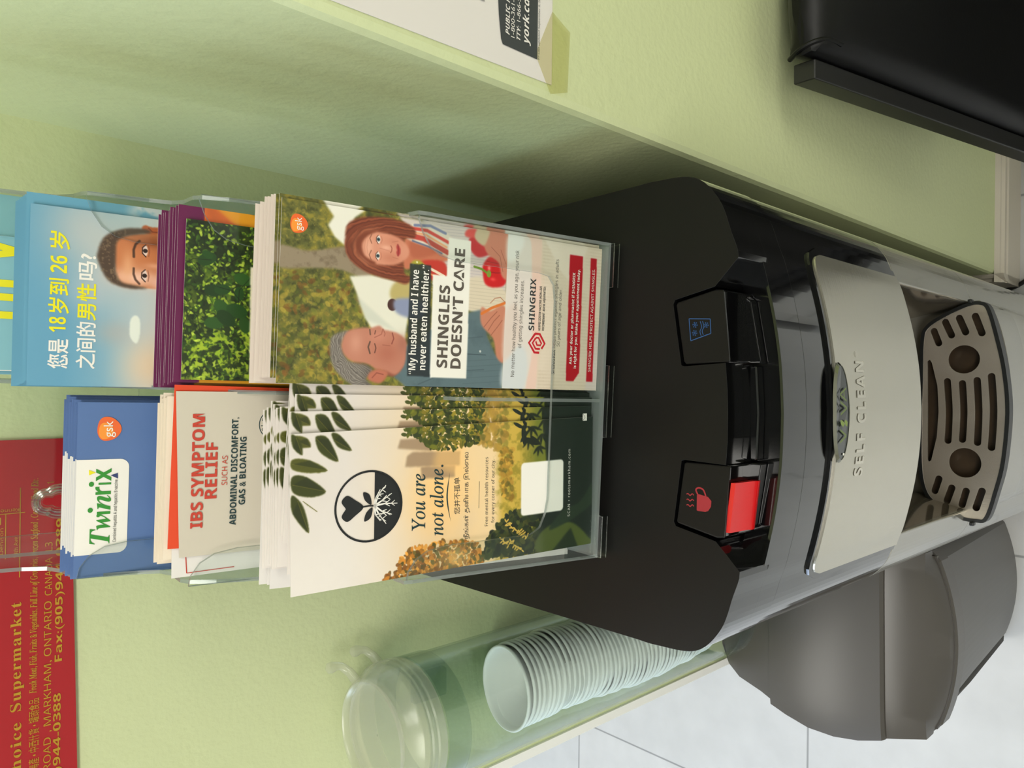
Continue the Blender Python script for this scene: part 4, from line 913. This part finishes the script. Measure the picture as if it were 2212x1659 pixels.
fan(sh, 2, lambda k: (ox + (2.6, 2.9, 2.7, 3.0, 2.6, 2.4, -.8, -1.4)[k], oz + 1.8 + .75 * k + (0, .2, 0, -.1, 0, .3, 1.5, 2.4)[k], 8.2 + 2.5 * k, (0, .1, -.05, 0, .1, 0, -.2, -.1)[k]), 'shingles leaflet tucked behind the front one in the lower right pocket', 'shingles leaflets behind the front one')
def q(rows): return [(s, x - ox, z - oz, ww, hh, *(r,) ) for (s, x, z, ww, hh, r) in rows]
letters('quote_lettering', q([(B('“My husband and I have'), 13.7, 142.3, 60, 4.3, {}), (B('never eaten healthier.”'), 16.3, 135.9, 60.5, 4.3, {})]), M['i_white'], sh)
letters('headline_lettering', q([(B('SHINGLES'), 18.1, 121.7, 48.5, 6.7, {'off': .01}), (B('DOESN’T CARE'), 17.9, 112.5, 71.4, 6.7, {'off': .01})]), M['i_brown'], sh)
letters('body_lettering', q([(S('No matter how healthy you feel, as you age, your risk'), 14.2, 73.6, 79.2, 2.6, {}), (S('of getting shingles increases.'), 32.4, 69.0, 42.7, 2.6, {}),
    ]), M['i_grey'], sh)
letters('audience_lettering', q([(S('helps protect against shingles in adults'), 33.8, 42.2, 57.6, 2.4, {}), (S('50 years of age and older.'), 35, 38.7, 37.7, 2.4, {})]), M['i_grey'], sh)
letters('vaccine_name_lettering', q([(B('SHINGRIX'), 44.1, 59.6, 33, 4.3, {}), (B('HERPES ZOSTER VACCINE (NON-LIVE'), 44.4, 54.8, 28.4, 1.7, {}), (B('RECOMBINANT, AS01B, ADJUVANTED)'), 44.6, 51.8, 28.3, 1.7, {}), (B('SHINGRIX'), 16.7, 42.1, 16.0, 2.4, {})]), M['i_dark'], sh)
letters('banner_lettering', q([(B('Ask your doctor or pharmacist if SHINGRIX'), 23.8, 28.2, 60.5, 2.1, {}), (B('is right for you. Make your appointment today.'), 21.2, 24.4, 65.7, 2.1, {}), (S('SHINGRIX HELPS PROTECT AGAINST SHINGLES.'), 19.3, 11.7, 69, 2.1, {})]), M['i_white'], sh)
lc = (36.2 - ox, 57 - oz); g = []
def rh(r, k=1.15): return [(lc[0] + a * r, lc[1] + b * r * k) for a, b in ((-1, 0), (0, 1), (1, 0), (0, -1))]
def rp(r, idx): P = rh(r); return [P[i] for i in idx]
g += [stroke([(lc[0] - 6, lc[1] - 2.2), (lc[0] - 6, lc[1] + 1.6), (lc[0], lc[1] + 6.2), (lc[0] + 6, lc[1] + 1.6)], 1.5), stroke([(lc[0] + 6, lc[1] + 1.8), (lc[0] + 6, lc[1] - 2), (lc[0], lc[1] - 6.2), (lc[0] - 3.4, lc[1] - 3.8)], 1.5),
      stroke([(lc[0] - 3.6, lc[1] - 2.6), (lc[0] - 3.6, lc[1] + .8), (lc[0], lc[1] + 3.4), (lc[0] + 3.4, lc[1] + .9)], 1.3), stroke([(lc[0] + 3.5, lc[1] + .8), (lc[0] + 3.5, lc[1] - 1.2), (lc[0], lc[1] - 3.6), (lc[0] - 1.2, lc[1] - 2.8), (lc[0] - 1.2, lc[1] - .2), (lc[0] + 1.2, lc[1] + .9)], 1.2)]
flat('red_maze_emblem', g, M['i_red'], sh)
gsk(sh, 90.4 - ox, 212.6 - oz, 5.0, 4.7)

# --- city mental health leaflet, front left (turned a little)
RR = 2.5; BLx, BLz = -97.5, 6.1; c_, s_ = math.cos(math.radians(-RR)), math.sin(math.radians(-RR))
def cv(x, z): x -= BLx; z -= BLz; return (x * c_ - z * s_, x * s_ + z * c_)
w, h = 86.6, 205.5
A = Art(0, 0, w, h, .26, (228, 220, 214))
zz_ = A.Z
A.mix(np.clip((175 - zz_) / 70, 0, 1) * .75, (250, 216, 160)); A.glow(44, 118, 26, 20, (255, 206, 132), .8); A.glow(10, 120, 20, 26, (214, 182, 140), .3)
A.glow(0, 190, 40, 50, (240, 234, 226), .6); A.mix(np.clip((A.noise(3, 50) - .5) * 2, 0, 1) * .25, (214, 204, 196))
def cvl(P): return [cv(*p) for p in P]
for P in ([(-29, 153), (-23.7, 151.6), (-23, 133), (-31, 131)], [(-39.8, 147.8), (-33.5, 147), (-31.2, 143.4), (-31.5, 112), (-40, 112)], [(-47, 137), (-40, 138), (-40, 115), (-47, 115)]):
    A.poly(cvl(P), (166, 140, 112), False, .5, .85)
A.mix(A.mask(cvl([(-40, 130), (-30, 128), (-22, 110), (-48, 108)]), False, 2) * .5, (255, 206, 130))
# meadow and far trees
A.mix(np.clip((78 - zz_) / 6, 0, 1) * .85, (206, 176, 70)); A.mix(np.clip((A.noise(20, 51) - .45) * 4, 0, 1) * np.clip((80 - zz_) / 6, 0, 1) * .7, (150, 140, 50)); A.mix(np.clip((60 - zz_) / 14, 0, 1) * .8, (100, 116, 42))
A.leaves(cvl([(-26, 100), (-8, 108), (-6, 80), (-32, 78), (-32, 88)]), 200, 2.2, [(196, 160, 80), (170, 140, 60), (140, 130, 60)], 21, .7, .7, .6)
A.leaves(cvl([(-60, 82), (-30, 84), (-30, 74), (-64, 72)]), 160, 1.6, [(170, 134, 50), (120, 110, 44), (206, 164, 70)], 22, .7, .7, .5)
A.leaves(cvl([(-98, 94), (-84, 88), (-72, 74), (-68, 60), (-74, 42), (-100, 42)]), 700, 2.2, [(44, 58, 34), (62, 74, 38), (36, 46, 32), (88, 92, 44)], 23, .6, .9, .4)
# overhanging branches upper right
A.leaves(cvl([(-17.5, 146), (-12, 140), (-4, 112), (-6, 92), (-27, 100), (-31, 118), (-29, 134)]), 430, 1.8, [(86, 96, 34), (110, 112, 36), (150, 136, 46), (52, 62, 26), (76, 86, 30)], 24, .55, .95, .3)
A.leaves(cvl([(-22, 150), (-14, 148), (-13, 138), (-22, 140)]), 50, 1.6, [(86, 96, 34), (120, 122, 40), (58, 70, 30)], 25, .55, .95, .3)
A.leaves(cvl([(-105, 160), (-94, 150), (-87, 142), (-85, 121), (-87.8, 96), (-104, 92)]), 520, 1.6, [(196, 132, 48), (160, 104, 42), (222, 160, 72), (126, 92, 40), (110, 100, 50)], 26, .6, .9, .35)
A.glow(cv(-96, 112)[0], cv(-96, 112)[1], 7, 9, (255, 220, 160), .5)
# lower dark green band with curved swathes
dk = [(-10, -10), (100, -10), (100, 42), (70, 40), (40, 38), (20, 42), (-10, 43)]
A.poly([(0, -5), (90, -5), (90, 42), (60, 38.5), (30, 40), (12, 44), (0, 44)], (40, 52, 44), False, .5)
A.poly([(12, 44), (18, 30), (16, 16), (6, 4), (0, 2), (0, 44)], (92, 104, 54), True, .4); A.poly([(0, 33), (8, 24), (13, 18), (4, 14), (0, 12)], (48, 62, 44), False, .4); A.poly([(14, 36), (26, 24), (30, 10), (44, -2), (30, -2), (20, 14)], (52, 68, 52), True, .5)
A.leaves([(70, 46), (86, 52), (86, 62), (74, 58)], 8, 5, [(34, 44, 34)], 27, .28, 1, .3)
for (p, r) in ((cv(-25, 62), 3.4), (cv(-17, 60), 4), (cv(-22, 52), 3.8), (cv(-12, 50), 4.4), (cv(-30, 54), 3)):
    for a in (-60, -25, 15, 50): 
        t = math.radians(200 + a); A.poly([(p[0], p[1]), (p[0] + r * .8 * math.cos(t) - .9 * math.sin(t), p[1] + r * .8 * math.sin(t) + .9 * math.cos(t)), (p[0] + 2.2 * r * math.cos(t), p[1] + 2.2 * r * math.sin(t)), (p[0] + r * .8 * math.cos(t) + .9 * math.sin(t), p[1] + r * .8 * math.sin(t) - .9 * math.cos(t))], (34, 46, 30), True, .25)
rg = np.random.default_rng(9)
for (bx, bz, ln) in ((-96, 64, 14), (-88, 60, 12), (-82, 70, 11), (-92, 74, 9)):
    a0 = cv(bx, bz); pts = [(a0[0] + i * .9 * ln / 10, a0[1] + ln * (i / 10) ** .8) for i in range(6)]; A.line(pts, .35, (190, 160, 70))
    for p in pts:
        for e in (-1, 1): t = math.radians(rg.uniform(20, 150) * e); A.ell(p[0] + 1.3 * math.cos(t), p[1] + 1.3 * math.sin(t), 1.25, .5, (216, 184, 92), 1, .2, math.degrees(t))
lv = [[(-33.3, 213), (-34.0, 203.9), (-39.8, 194.0), (-40.8, 203.7), (-38.5, 213)], [(-42.6, 213), (-42.9, 205.4), (-51.1, 194.5), (-53.8, 202.3), (-51, 212)], [(-52.3, 212.7), (-62, 212), (-72.9, 203.0), (-58.8, 206.4)], [(-53.8, 208.9), (-57.3, 204.9), (-61.8, 198.8), (-57.8, 204.5)],
      [(-21, 200.2), (-22.5, 194.2), (-35.0, 188.1), (-30.6, 197.6), (-24, 201)], [(-20, 192.4), (-20.8, 187.7), (-29.2, 180.6), (-27.2, 188.4)], [(-21, 212), (-22.3, 205.7), (-26.9, 203.7), (-26.5, 210.5)], [(-20, 214), (-27, 213), (-31, 208), (-24, 209)]]
for i, P in enumerate(lv):
    P = cvl(P); A.poly(P, (70, 76, 26) if i % 3 else (94, 96, 34), True, .25); t = P[2] if len(P) > 4 else P[2]; b0 = ((P[0][0] + P[-1][0]) / 2, (P[0][1] + P[-1][1]) / 2)
    A.line([b0, t], .35, (120, 116, 44)); A.mix(A.mask([b0, P[1], t], False, .3) * .5, (40, 48, 22))
A.poly(rrect(*sorted((cv(-72.9, 31)[0], cv(-39, 33)[0])), 24.6, 58.4, 2.4), (246, 243, 236), False, .2)
zt = cv(-55, 29)[1]
ro = sheet('leaflet', 'front mental health leaflet with a tree emblem, lower left pocket', 'leaflet', None, BLx, BLz, w, h, 4.5, RR)
obj('cover_picture', A.mesh(0, 0), INK, ro)
FN = [(-90.5, 7.5, 7, 1.2), (-84.8, 5.5, 9.2, .2), (-82, 9.0, 11.4, -.8), (-81, 10.0, 13.4, -1.6)]
fan(ro, 4, lambda k: FN[k], 'mental health leaflet fanned out right of the front one in the lower left pocket', 'fanned mental health leaflets')
for c, t in zip([o for o in bpy.data.objects if o.get('group') == 'fanned mental health leaflets'], ('directly behind the front one, least fanned', 'second behind the front one in the fan', 'third behind the front one in the fan', 'last of the fan, next to the rack divider')): c['label'] = 'mental health leaflet ' + t
fan(ro, 7, lambda k: (-89.5 + 1.1 * math.sin(k * 2), 10.5 + .9 * k, 15.5 + 1.6 * k, .9 + .5 * math.sin(k * 1.3)), 'mental health leaflet in the stack behind the fanned ones, lower left pocket', 'mental health leaflets at the back of the stack')
def rl(s, x0_, x1_, z, hgt, dr=0, **k): a = cv(x0_, z); return (s, a[0], a[1], x1_ - x0_, hgt, {**k, 'rot': k.get('rot', 0) - 0 + dr})
letters('title_lettering', [rl(SI('You are'), -76.9, -43.8, 133.6, 8.6, off=.008), rl(SI('not alone.'), -81.4, -39.2, 121.4, 8.6, off=.008)], M['i_teal'], ro)
letters('translation_lettering', [rl('您并不孤单', -69.5, -47.3, 110.8, 3.6, cap=.8), rl('நீங்கள் தனியாக இல்ைல', -85.1, -32.2, 104.0, 3.3, cap=.8)], M['i_dark'], ro)
letters('body_lettering', [rl(S('Free mental health resources'), -78.5, -35.7, 90.2, 2.2, sp=1.1), rl(S('for every corner of our city.'), -76.7, -37.4, 85.6, 2.2, sp=1.1)], M['i_dark'], ro)
letters('web_address_lettering', [rl(S('SCAN • rootsmarkham.com'), -77.3, -32.4, 26.0, 1.9, sp=1.3)], M['i_white'], ro)
a, b2 = cv(-59, 118.8); flat('title_swoosh', [[p[:2] for p in spline([(a - 15, b2 - 1.6, 0), (a, b2 + 1.4, 0), (a + 15, b2 - 1.0, 0)], 8)] + [p[:2] for p in spline([(a + 15, b2 - 1.0, 0), (a, b2 + .4, 0), (a - 15, b2 - 1.6, 0)], 8)], stroke([cv(-67, 97.3), cv(-50.5, 97.6)], .3)], M['i_teal'], ro)
a, b2 = cv(-60.9, 169.1)
em = flat('tree_emblem', [[ellp(0 + a, b2, 20.3, 20.3, 64), ellp(a, b2, 19.1, 19.1, 64)], [(a + 19.4 * math.cos(math.radians(t)), b2 + 19.4 * math.sin(math.radians(t)) ) for t in range(-172, -7, 6)]], M['i_black'], ro, y=-.0005)
heart = spline([(a, b2 + 3.5, 0), (a - 4.5, b2 + 8.5, 0), (a - 7.2, b2 + 13.0, 0), (a - 4.2, b2 + 16.2, 0), (a - .4, b2 + 14.0, 0), (a + .4, b2 + 14.0, 0), (a + 4.2, b2 + 16.2, 0), (a + 7.2, b2 + 13.0, 0), (a + 4.5, b2 + 8.5, 0)], 5, True)
L1 = spline([(a + .8, b2 - 1.2, 0), (a + 3.6, b2 + 2.6, 0), (a + 8.2, b2 + 3.6, 0), (a + 6.4, b2 - .2, 0)], 5, True); L2 = [(2 * a - x, z - .6) for x, z, *_ in L1]
flat('heart_sprout', [[p[:2] for p in heart], [p[:2] for p in L1], L2, stroke([(a, b2 + 5), (a + .3, b2), (a, b2 - 3)], .9)], M['i_black'], em, y=-.0006)
rts = []
for k, (ex_, ez_) in enumerate(((-9, -6.5), (-11, -10), (-6, -13.5), (0, -17), (6, -13.5), (11, -10), (9, -6.5))):
    mx_, mz_ = ex_ * .5 + (.6 if k % 2 else -.6), ez_ * .55
    rts.append(stroke([(a, b2 - 3), (a + mx_, b2 + mz_), (a + ex_, b2 + ez_)], [1.2, .8, .4]))
    for e in (-1, 1): rts.append(stroke([(a + mx_, b2 + mz_), (a + mx_ + ex_ * .18 + e * 1.8, b2 + mz_ - 3.0)], [.7, .35])); rts.append(stroke([(a + (mx_ + ex_) / 2, b2 + (mz_ + ez_) / 2), (a + (mx_ + ex_) / 2 + e * 1.6, b2 + (mz_ + ez_) / 2 - 2.2)], [.5, .3]))
flat('root_lines', rts, M['i_white'], em, y=-.0007)
a, b2 = cv(-11.2, 17); flat('envelope_symbol', [[(a - 2.4, b2 - 1.8), (a + 2.4, b2 - 1.8), (a + 2.4, b2 + 1.8), (a - 2.4, b2 + 1.8)]], M['i_white'], ro, y=-.0005)
flat('envelope_fold', [stroke([(a - 2.3, b2 + 1.7), (a, b2 - .3), (a + 2.3, b2 + 1.7)], .3)], M['i_dark'], ro, y=-.0006)

# --- white folded leaflets with a round seal, behind the mental health stack
wl = sheet('leaflet', 'white leaflet with a round seal, between the mental health and bowel relief leaflets', 'leaflet', None, -105, 12, 96.5, 208.5, 32.5, .3, M['paper'])
a, b2 = 92.0, 200.5
flat('round_seal', [[ellp(a - 3, b2 + 2, 8.6, 8.6, 48), ellp(a - 3, b2 + 2, 8.1, 8.1, 48)], [ellp(a - 3, b2 + 2, 5.4, 5.4, 40), ellp(a - 3, b2 + 2, 5.1, 5.1, 40)]], M['i_teal'], wl)
mb = MB()
for k, chx in enumerate('UROLOGI'):
    vs_, fs_ = text_mesh(B(chx)); t = math.radians(165 - k * 24); cx_, cz2 = a - 3 + 5.9 * math.cos(t), b2 + 2 + 5.9 * math.sin(t); r_ = t - math.pi / 2
    mb.add([((cx_ + (v[0] - .3) * 2.6 * math.cos(r_) - v[1] * 2.4 * math.sin(r_)) * .001, -.0004, (cz2 + (v[0] - .3) * 2.6 * math.sin(r_) + v[1] * 2.4 * math.cos(r_)) * .001) for v in vs_], fs_)
obj('seal_lettering', me_(mb.v, mb.f), M['i_teal'], wl)
wl0 = sheet('leaflet', '', 'leaflet', None, -100, 9, 92, 208, 30.5, 0, M['paper'])
tag(wl0, 'plain white leaflet edge behind the mental health stack, lower left pocket', 'leaflet', 'plain white leaflet edges')
for k, (x, u, d, r) in enumerate(((-110, 8, 27.5, -.6), (-106.5, 9, 29.0, -.2), (-104, 10.5, 34.2, .4))):
    c = copy_tree(wl0); place(c, x, u, d, r)

# --- bowel relief leaflets, middle left
ib = sheet('leaflet', 'beige bowel symptom relief leaflet in the middle left pocket', 'leaflet', None, -89.0, 52.0, 90.2, 211.0, 47, .4, pr('beige_paper', (206, 197, 180), .6))
for v_ in ib.data.vertices:
    if v_.co.z > .2 and v_.co.x < .04: v_.co.z -= .0036; v_.co.y += .0004
def t2(x, z): r = math.radians(-.4); x += 89.0; z -= 52; return (x * math.cos(r) - z * math.sin(r), x * math.sin(r) + z * math.cos(r))
def ir(s, x0_, x1_, z, hgt, **k): a = t2(x0_, z); return (s, a[0], a[1], x1_ - x0_, hgt, k)
letters('headline_lettering', [ir(B('IBS SYMPTOM'), -74.9, -12.4, 248.3, 6.0, off=.008), ir(B('RELIEF'), -59.1, -28.0, 241.4, 6.0, off=.008)], M['i_brick'], ib)
letters('such_as_lettering', [ir(S('SUCH AS'), -52.0, -35.6, 236.0, 2.9)], M['i_brick'], ib)
letters('symptom_lettering', [ir(B('ABDOMINAL DISCOMFORT,'), -74.7, -14.4, 230.6, 3.4), ir(B('GAS & BLOATING'), -63.5, -25.3, 226.0, 3.4)], M['i_teal'], ib)
og = sheet('leaflet', 'orange red leaflet edge right behind the beige bowel relief leaflet', 'leaflet', None, -87.6, 55, 88.6, 210.2, 48.2, -.6, pr('orange_red_paper', (224, 70, 30), .5))
cr = sheet('leaflet', 'cream leaflet in the stack behind the orange edged one, middle left pocket', 'leaflet', 'cream leaflets behind the bowel relief leaflet', -91, 55.4, 88.5, 211.5, 51, .2, M['cream'])
for k in range(1, 9):
    c = copy_tree(cr); place(c, -91 + (-.5, -3.5, -1, .8, -3.8, -2.2, -.8, -4.4)[k - 1], 55.2 + .35 * k, 51 + 1.7 * k, (.1, -.2, .2, 0, .3, .1, -.1, .2)[k - 1])
wh = sheet('leaflet', 'white leaflet sticking out left behind the beige bowel relief leaflet', 'leaflet', None, -97.5, 50, 92, 212.6, 49.6, 1.2, M['paper'])
flat('red_edge_line', [stroke([(2, 205), (20, 206)], .5), stroke([(2, 205), (2.2, 180)], .4)], M['i_brick'], wh)

# --- hepatitis vaccine leaflets, upper left
tw = sheet('leaflet', 'blue hepatitis vaccine leaflet with a white name label, upper left pocket', 'leaflet', None, -105.8, 92, 97.0, 214.6, 84, 0, pr('leaflet_blue', (92, 122, 174), .45, var=(26, (78, 108, 162))))
lb = rrect(12.6, 65.4, 188.8, 230, 4.5); lb = [(x, min(z, 214.6)) for x, z in lb]
lbo = flat('name_label', [lb], M['i_white'], tw)
fan(tw, 8, lambda k: (-105.8 + (.2, -.8, .6, 1.2, .2, 2.4, 3.2, 1.0)[k], 92.4 + .75 * k, 86.5 + 1.9 * k, (0, .1, -.1, 0, .2, 0, 0, .1)[k]), 'blue hepatitis leaflet stacked behind the front one in the upper left pocket', 'blue hepatitis leaflets behind the front one')
def tr(s, x0_, x1_, z, hgt, **k): return (s, x0_ + 105.8, z - 92, x1_ - x0_, hgt, k)
letters('name_lettering', [tr(SBI('Tw'), -87.6, -70.8, 289.6, 10.2), tr(SBI('ın'), -71.0, -60.4, 289.6, 10.2), tr(B('rıx'), -60.0, -45.4, 289.6, 9.6)], M['i_green'], tw, y=-.0006)
flat('green_dots', [ellp(-68.4 + 105.8, 299.4 - 92, 1.4, 1.25, 20), ellp(-54.0 + 105.8, 299.2 - 92, 1.4, 1.25, 20)], M['i_green'], tw, y=-.0006)
letters('caption_lettering', [tr(S('Combined hepatitis A and hepatitis B vaccine'), -87.0, -52.0, 286.4, 1.6)], M['i_black'], tw, y=-.0006)
flat('yellow_triangle', [[(-49.0 + 105.8, 300.4 - 92), (-46.0 + 105.8, 300.6 - 92), (-47.6 + 105.8, 297.2 - 92)]], M['i_yellow'], tw, y=-.0006)
flat('navy_triangle', [[(-51.4 + 105.8, 286.3 - 92), (-48.2 + 105.8, 286.4 - 92), (-49.4 + 105.8, 290.0 - 92)]], M['i_navy'], tw, y=-.0006)
gsk(tw, -23.4 + 105.8, 291.2 - 92, 6.7, 6.0)

# --- woodland leaflets and purple ones, middle right
A = Art(0, 0, 86, 200, .3, (44, 62, 24))
n1 = A.noise(5, 60, 3); n2 = A.noise(30, 61)
A.mix(np.clip((n1 - .42) * 4, 0, 1) * np.clip((n2 - .38) * 5, 0, 1), (150, 178, 44)); A.mix(np.clip((62 - A.X) / 50, 0, 1) * np.clip((n2 - .48) * 6, 0, 1) * .8, (186, 206, 64)); A.mix(np.clip((A.X - 50) / 24, 0, 1) * .65, (28, 44, 20))
A.leaves([(0, 130), (86, 130), (86, 200), (0, 200)], 1900, 1.15, [(38, 62, 22), (56, 86, 28), (150, 178, 50), (90, 124, 36), (24, 40, 16), (186, 206, 80)], 62, .5, .85, .3)
for (x, z) in ((44, 176), (36, 168), (52, 184), (60, 172), (30, 180), (66, 188)): A.leaves([(x - 5, z - 5), (x + 5, z - 5), (x + 5, z + 5), (x - 5, z + 5)], 2, 4.2, [(40, 76, 30), (52, 90, 36)], int(x * 7 + z), .65, 1, .3)
rg = np.random.default_rng(5)
for k in range(16): x, z = rg.uniform(5, 80), rg.uniform(140, 198); t = rg.uniform(0, 3.1); A.line([(x, z), (x + 9 * math.cos(t), z + 9 * math.sin(t)), (x + 16 * math.cos(t + .3), z + 16 * math.sin(t + .3))], .35, (22, 30, 14), .8)
A.poly([(4, 160.5), (64, 162), (64, 166), (4, 164.6)], (238, 228, 206), False, .2)
fr_ = sheet('leaflet', 'leaflet with a green woodland photo in the middle right pocket', 'leaflet', None, 5.8, 61.5, 86, 200, 46.8, -.1)
obj('cover_picture', A.mesh(0, 0), INK, fr_)
A = Art(0, 0, 95, 205, .5, (112, 24, 84))
A.mix(np.clip((192 - A.Z) / .3, 0, 1), (240, 150, 30)); 
for k in range(14): x0_ = -40 + k * 14; A.poly([(x0_, 192), (x0_ + 16, 192), (x0_ - 30, 130), (x0_ - 46, 130)], (226, 96, 34) if k % 3 == 0 else ((250, 176, 40) if k % 3 == 1 else (214, 150, 20)), False, .3, .75)
A.mix(np.clip((192 - A.Z) / .3, 0, 1) * np.clip((8 - A.X) / 1, 0, 1) * .85, (214, 162, 20)); A.mix(np.clip((60 - A.Z), 0, 1) * 1.0, (150, 72, 40)); A.mix(np.clip((30 - A.Z), 0, 1) * 1.0, (80, 24, 66))
pu = sheet('leaflet', 'purple and orange leaflet in the stack behind the woodland one, middle right pocket', 'leaflet', 'purple leaflets behind the woodland leaflet', 4.6, 60, 95, 205, 49.5, 0)
obj('cover_picture', A.mesh(0, 0), INK, pu)
for k in range(1, 9):
    c = copy_tree(pu); place(c, 4.6 + (-.4, -1.2, -.8, -2.8, -3.4, -3.0, -1.6, -3.8)[k - 1], 60 + .85 * k + (0, 0, .5, 0, .4, 0, 0, .3)[k - 1], 49.5 + 2.2 * k, (0, .1, 0, -.1, 0, .1, 0, 0)[k - 1])

# --- blue leaflets with a young man, upper right
A = Art(0, 0, 95.4, 212, .28, (112, 168, 196))
H = 212
A.mix(np.clip((196 - A.Z) / 40, 0, 1) * .55, (196, 208, 214)); A.mix(np.clip((176 - A.Z) / 30, 0, 1) * .9, (222, 216, 208)); A.glow(86, 190, 24, 18, (214, 204, 196), .6); A.glow(70, 175, 30, 14, (232, 214, 198), .5); A.glow(12, 152, 16, 16, (232, 206, 176), .9); A.glow(30, 172, 7, 10, (190, 180, 172), .5); A.glow(52, 184, 10, 12, (196, 200, 204), .5)
def fb(x, z): return (x - .6, z - 330 + H)
def fl(P): return [fb(*p) for p in P]
A.poly(fl([(41, 279.7), (38, 282), (30, 282.2), (25.8, 280), (26, 278), (32, 276.9), (39, 277.4)]), (234, 238, 228), True, .3)
skin = (206, 132, 86)
A.poly(fl([(92, 262), (91.2, 272), (92, 275.6), (90, 277.6), (87.5, 276), (86, 268), (86, 258)]), (190, 104, 60), True, .3); A.line(fl([(90.5, 274), (88.6, 272), (88.8, 266)]), .7, (130, 60, 34), .8)
A.poly(fl([(81, 291), (84.6, 286), (87, 276), (87.6, 262), (84, 250), (70, 244), (60, 252), (57, 264), (56.9, 280.1), (58.4, 288.1), (68, 290.4)]), skin, True, .4)
A.glow(*fb(62, 280), 5, 12, (248, 206, 186), .95); A.glow(*fb(68, 284), 8, 3, (234, 176, 134), .8); A.glow(*fb(83, 272), 4, 9, (150, 84, 46), .7); A.glow(*fb(69.5, 270), 1.6, 5, (236, 178, 146), .8); A.glow(*fb(60, 268), 4, 4, (250, 206, 190), .8)
A.poly(fl([(74.1, 298.8), (83.3, 295.3), (88.7, 285.7), (89.6, 275), (88.0, 273), (86.4, 279), (84.6, 285), (81.0, 289.6), (72, 290.2), (64, 289.8), (59.0, 287), (57.6, 280), (56.6, 274), (55.8, 281), (56.7, 288), (60.1, 294), (68.4, 298.2)]), (88, 68, 54), True, .5)
A.mix(A.mask(fl([(74, 299), (83, 295), (88.7, 286), (84, 286), (80, 290), (68, 290), (58, 288), (57, 290), (62, 296)]), True, .5) * np.clip((A.noise(90, 70, 2) - .5) * 4, 0, 1) * .6, (150, 128, 100))
for x in (77.6, 63.6):
    A.ell(*fb(x, 275.4), 3.1, 1.25, (236, 214, 204), 1, .3); A.ell(*fb(x, 275.4), 1.2, 1.2, (46, 28, 22), 1, .25); A.line(fl([(x - 3.4, 275), (x - 1.4, 276.9), (x + 1.6, 276.9), (x + 3.4, 275.2)]), .6, (66, 36, 26)); A.line(fl([(x - 3, 273.6), (x, 273.2), (x + 3, 273.8)]), .4, (140, 80, 56), .8)
A.line(fl([(82.8, 278.4), (80.6, 280.4), (77.5, 281.3), (73.6, 281.1)]), 1.2, (66, 42, 30), .85, .6); A.line(fl([(67.2, 281.0), (64, 281.0), (61, 280.0), (58.8, 278.0)]), 1.1, (78, 50, 38), .85, .6)
A.line(fl([(67.4, 267.5), (69.5, 266.8), (72, 267.4)]), .7, (140, 70, 44), .8); A.poly(fl([(60, 258), (66, 261), (72, 260.6), (78, 259), (72, 255), (66, 255)]), (176, 84, 70), True, .4)
A.poly(fl([(93, 326), (96.4, 326), (96.4, 262), (95, 262)]), (170, 140, 120), False, .3, .0)
bl = sheet('leaflet', 'front light blue vaccine leaflet with a young man, upper right pocket', 'leaflet', None, .6, 118.4, 95.4, 212, 83.5, .2)
obj('cover_picture', A.mesh(0, 0), INK, bl)
A2 = Art(0, 0, 99.5, 213, .6, (112, 170, 196)); A2.mix(np.clip((168 - A2.Z) / 8, 0, 1) * np.clip((A2.noise(14, 80) - .4) * 4, 0, 1), (206, 210, 212))
b2s = sheet('leaflet', 'light blue leaflet in the stack behind the young man one, upper right pocket', 'leaflet', 'light blue leaflets behind the front one', 2.6, 119.4, 99.5, 213, 86.2, .15)
obj('cover_picture', A2.mesh(0, 0), INK, b2s)
for k in range(1, 7): c = copy_tree(b2s); place(c, 2.6 - (1.2, 1.6, 1.9, 2.6, 3.0, 3.4)[k - 1], 119.4 + .8 * k, 86.2 + 2.4 * k, .15)
def br_(s, x, z, ww, hh, **k): a = fb(x, z); return (s, a[0], a[1], ww, hh, {'cap': .84, **k})
letters('upper_white_lettering', [br_('您是', 9.9, 312.4, 16.0, 8.4, off=.016)], M['i_white'], bl)
letters('lower_white_lettering', [br_('之间的', 10.2, 299.6, 25.4, 8.2, off=.016)], M['i_white'], bl)
letters('question_lettering', [br_('吗?', 58.4, 299.8, 14.2, 8.2, off=.016)], M['i_white'], bl)
letters('yellow_lettering', [br_(B('18'), 29.4, 313.0, 8.2, 7.4, cap=.7), br_('岁到', 39.4, 312.6, 18.6, 8.4, off=.016), br_(B('26'), 61.0, 313.0, 9.2, 7.4, cap=.7), br_('岁', 73.6, 312.8, 9.4, 8.2, off=.016), br_('男性', 36.6, 299.8, 20.0, 8.2, off=.016)], M['i_yellow'], bl)
# --- cyan leaflet in the top right pocket
hp = sheet('leaflet', 'cyan vaccine leaflet with big yellow letters, topmost right pocket', 'leaflet', None, 7.2, 168, 97.5, 205, 119, .3, pr('leaflet_cyan', (132, 186, 198), .45))
letters('yellow_lettering', [(B('HPV'), 36.2 - 7.2, 335.6 - 168, 45.5, 24, {'off': .012})], M['i_yellow'], hp)
flat('white_edge', [stroke([(.2, 0), (.2, 205)], .4)], M['i_white'], hp)
hp2 = sheet('leaflet', 'cyan leaflet sheet just behind the one with big yellow letters', 'leaflet', None, 4.2, 166, 99.5, 205, 121.5, 0, pr('leaflet_cyan_back', (120, 176, 192), .45))
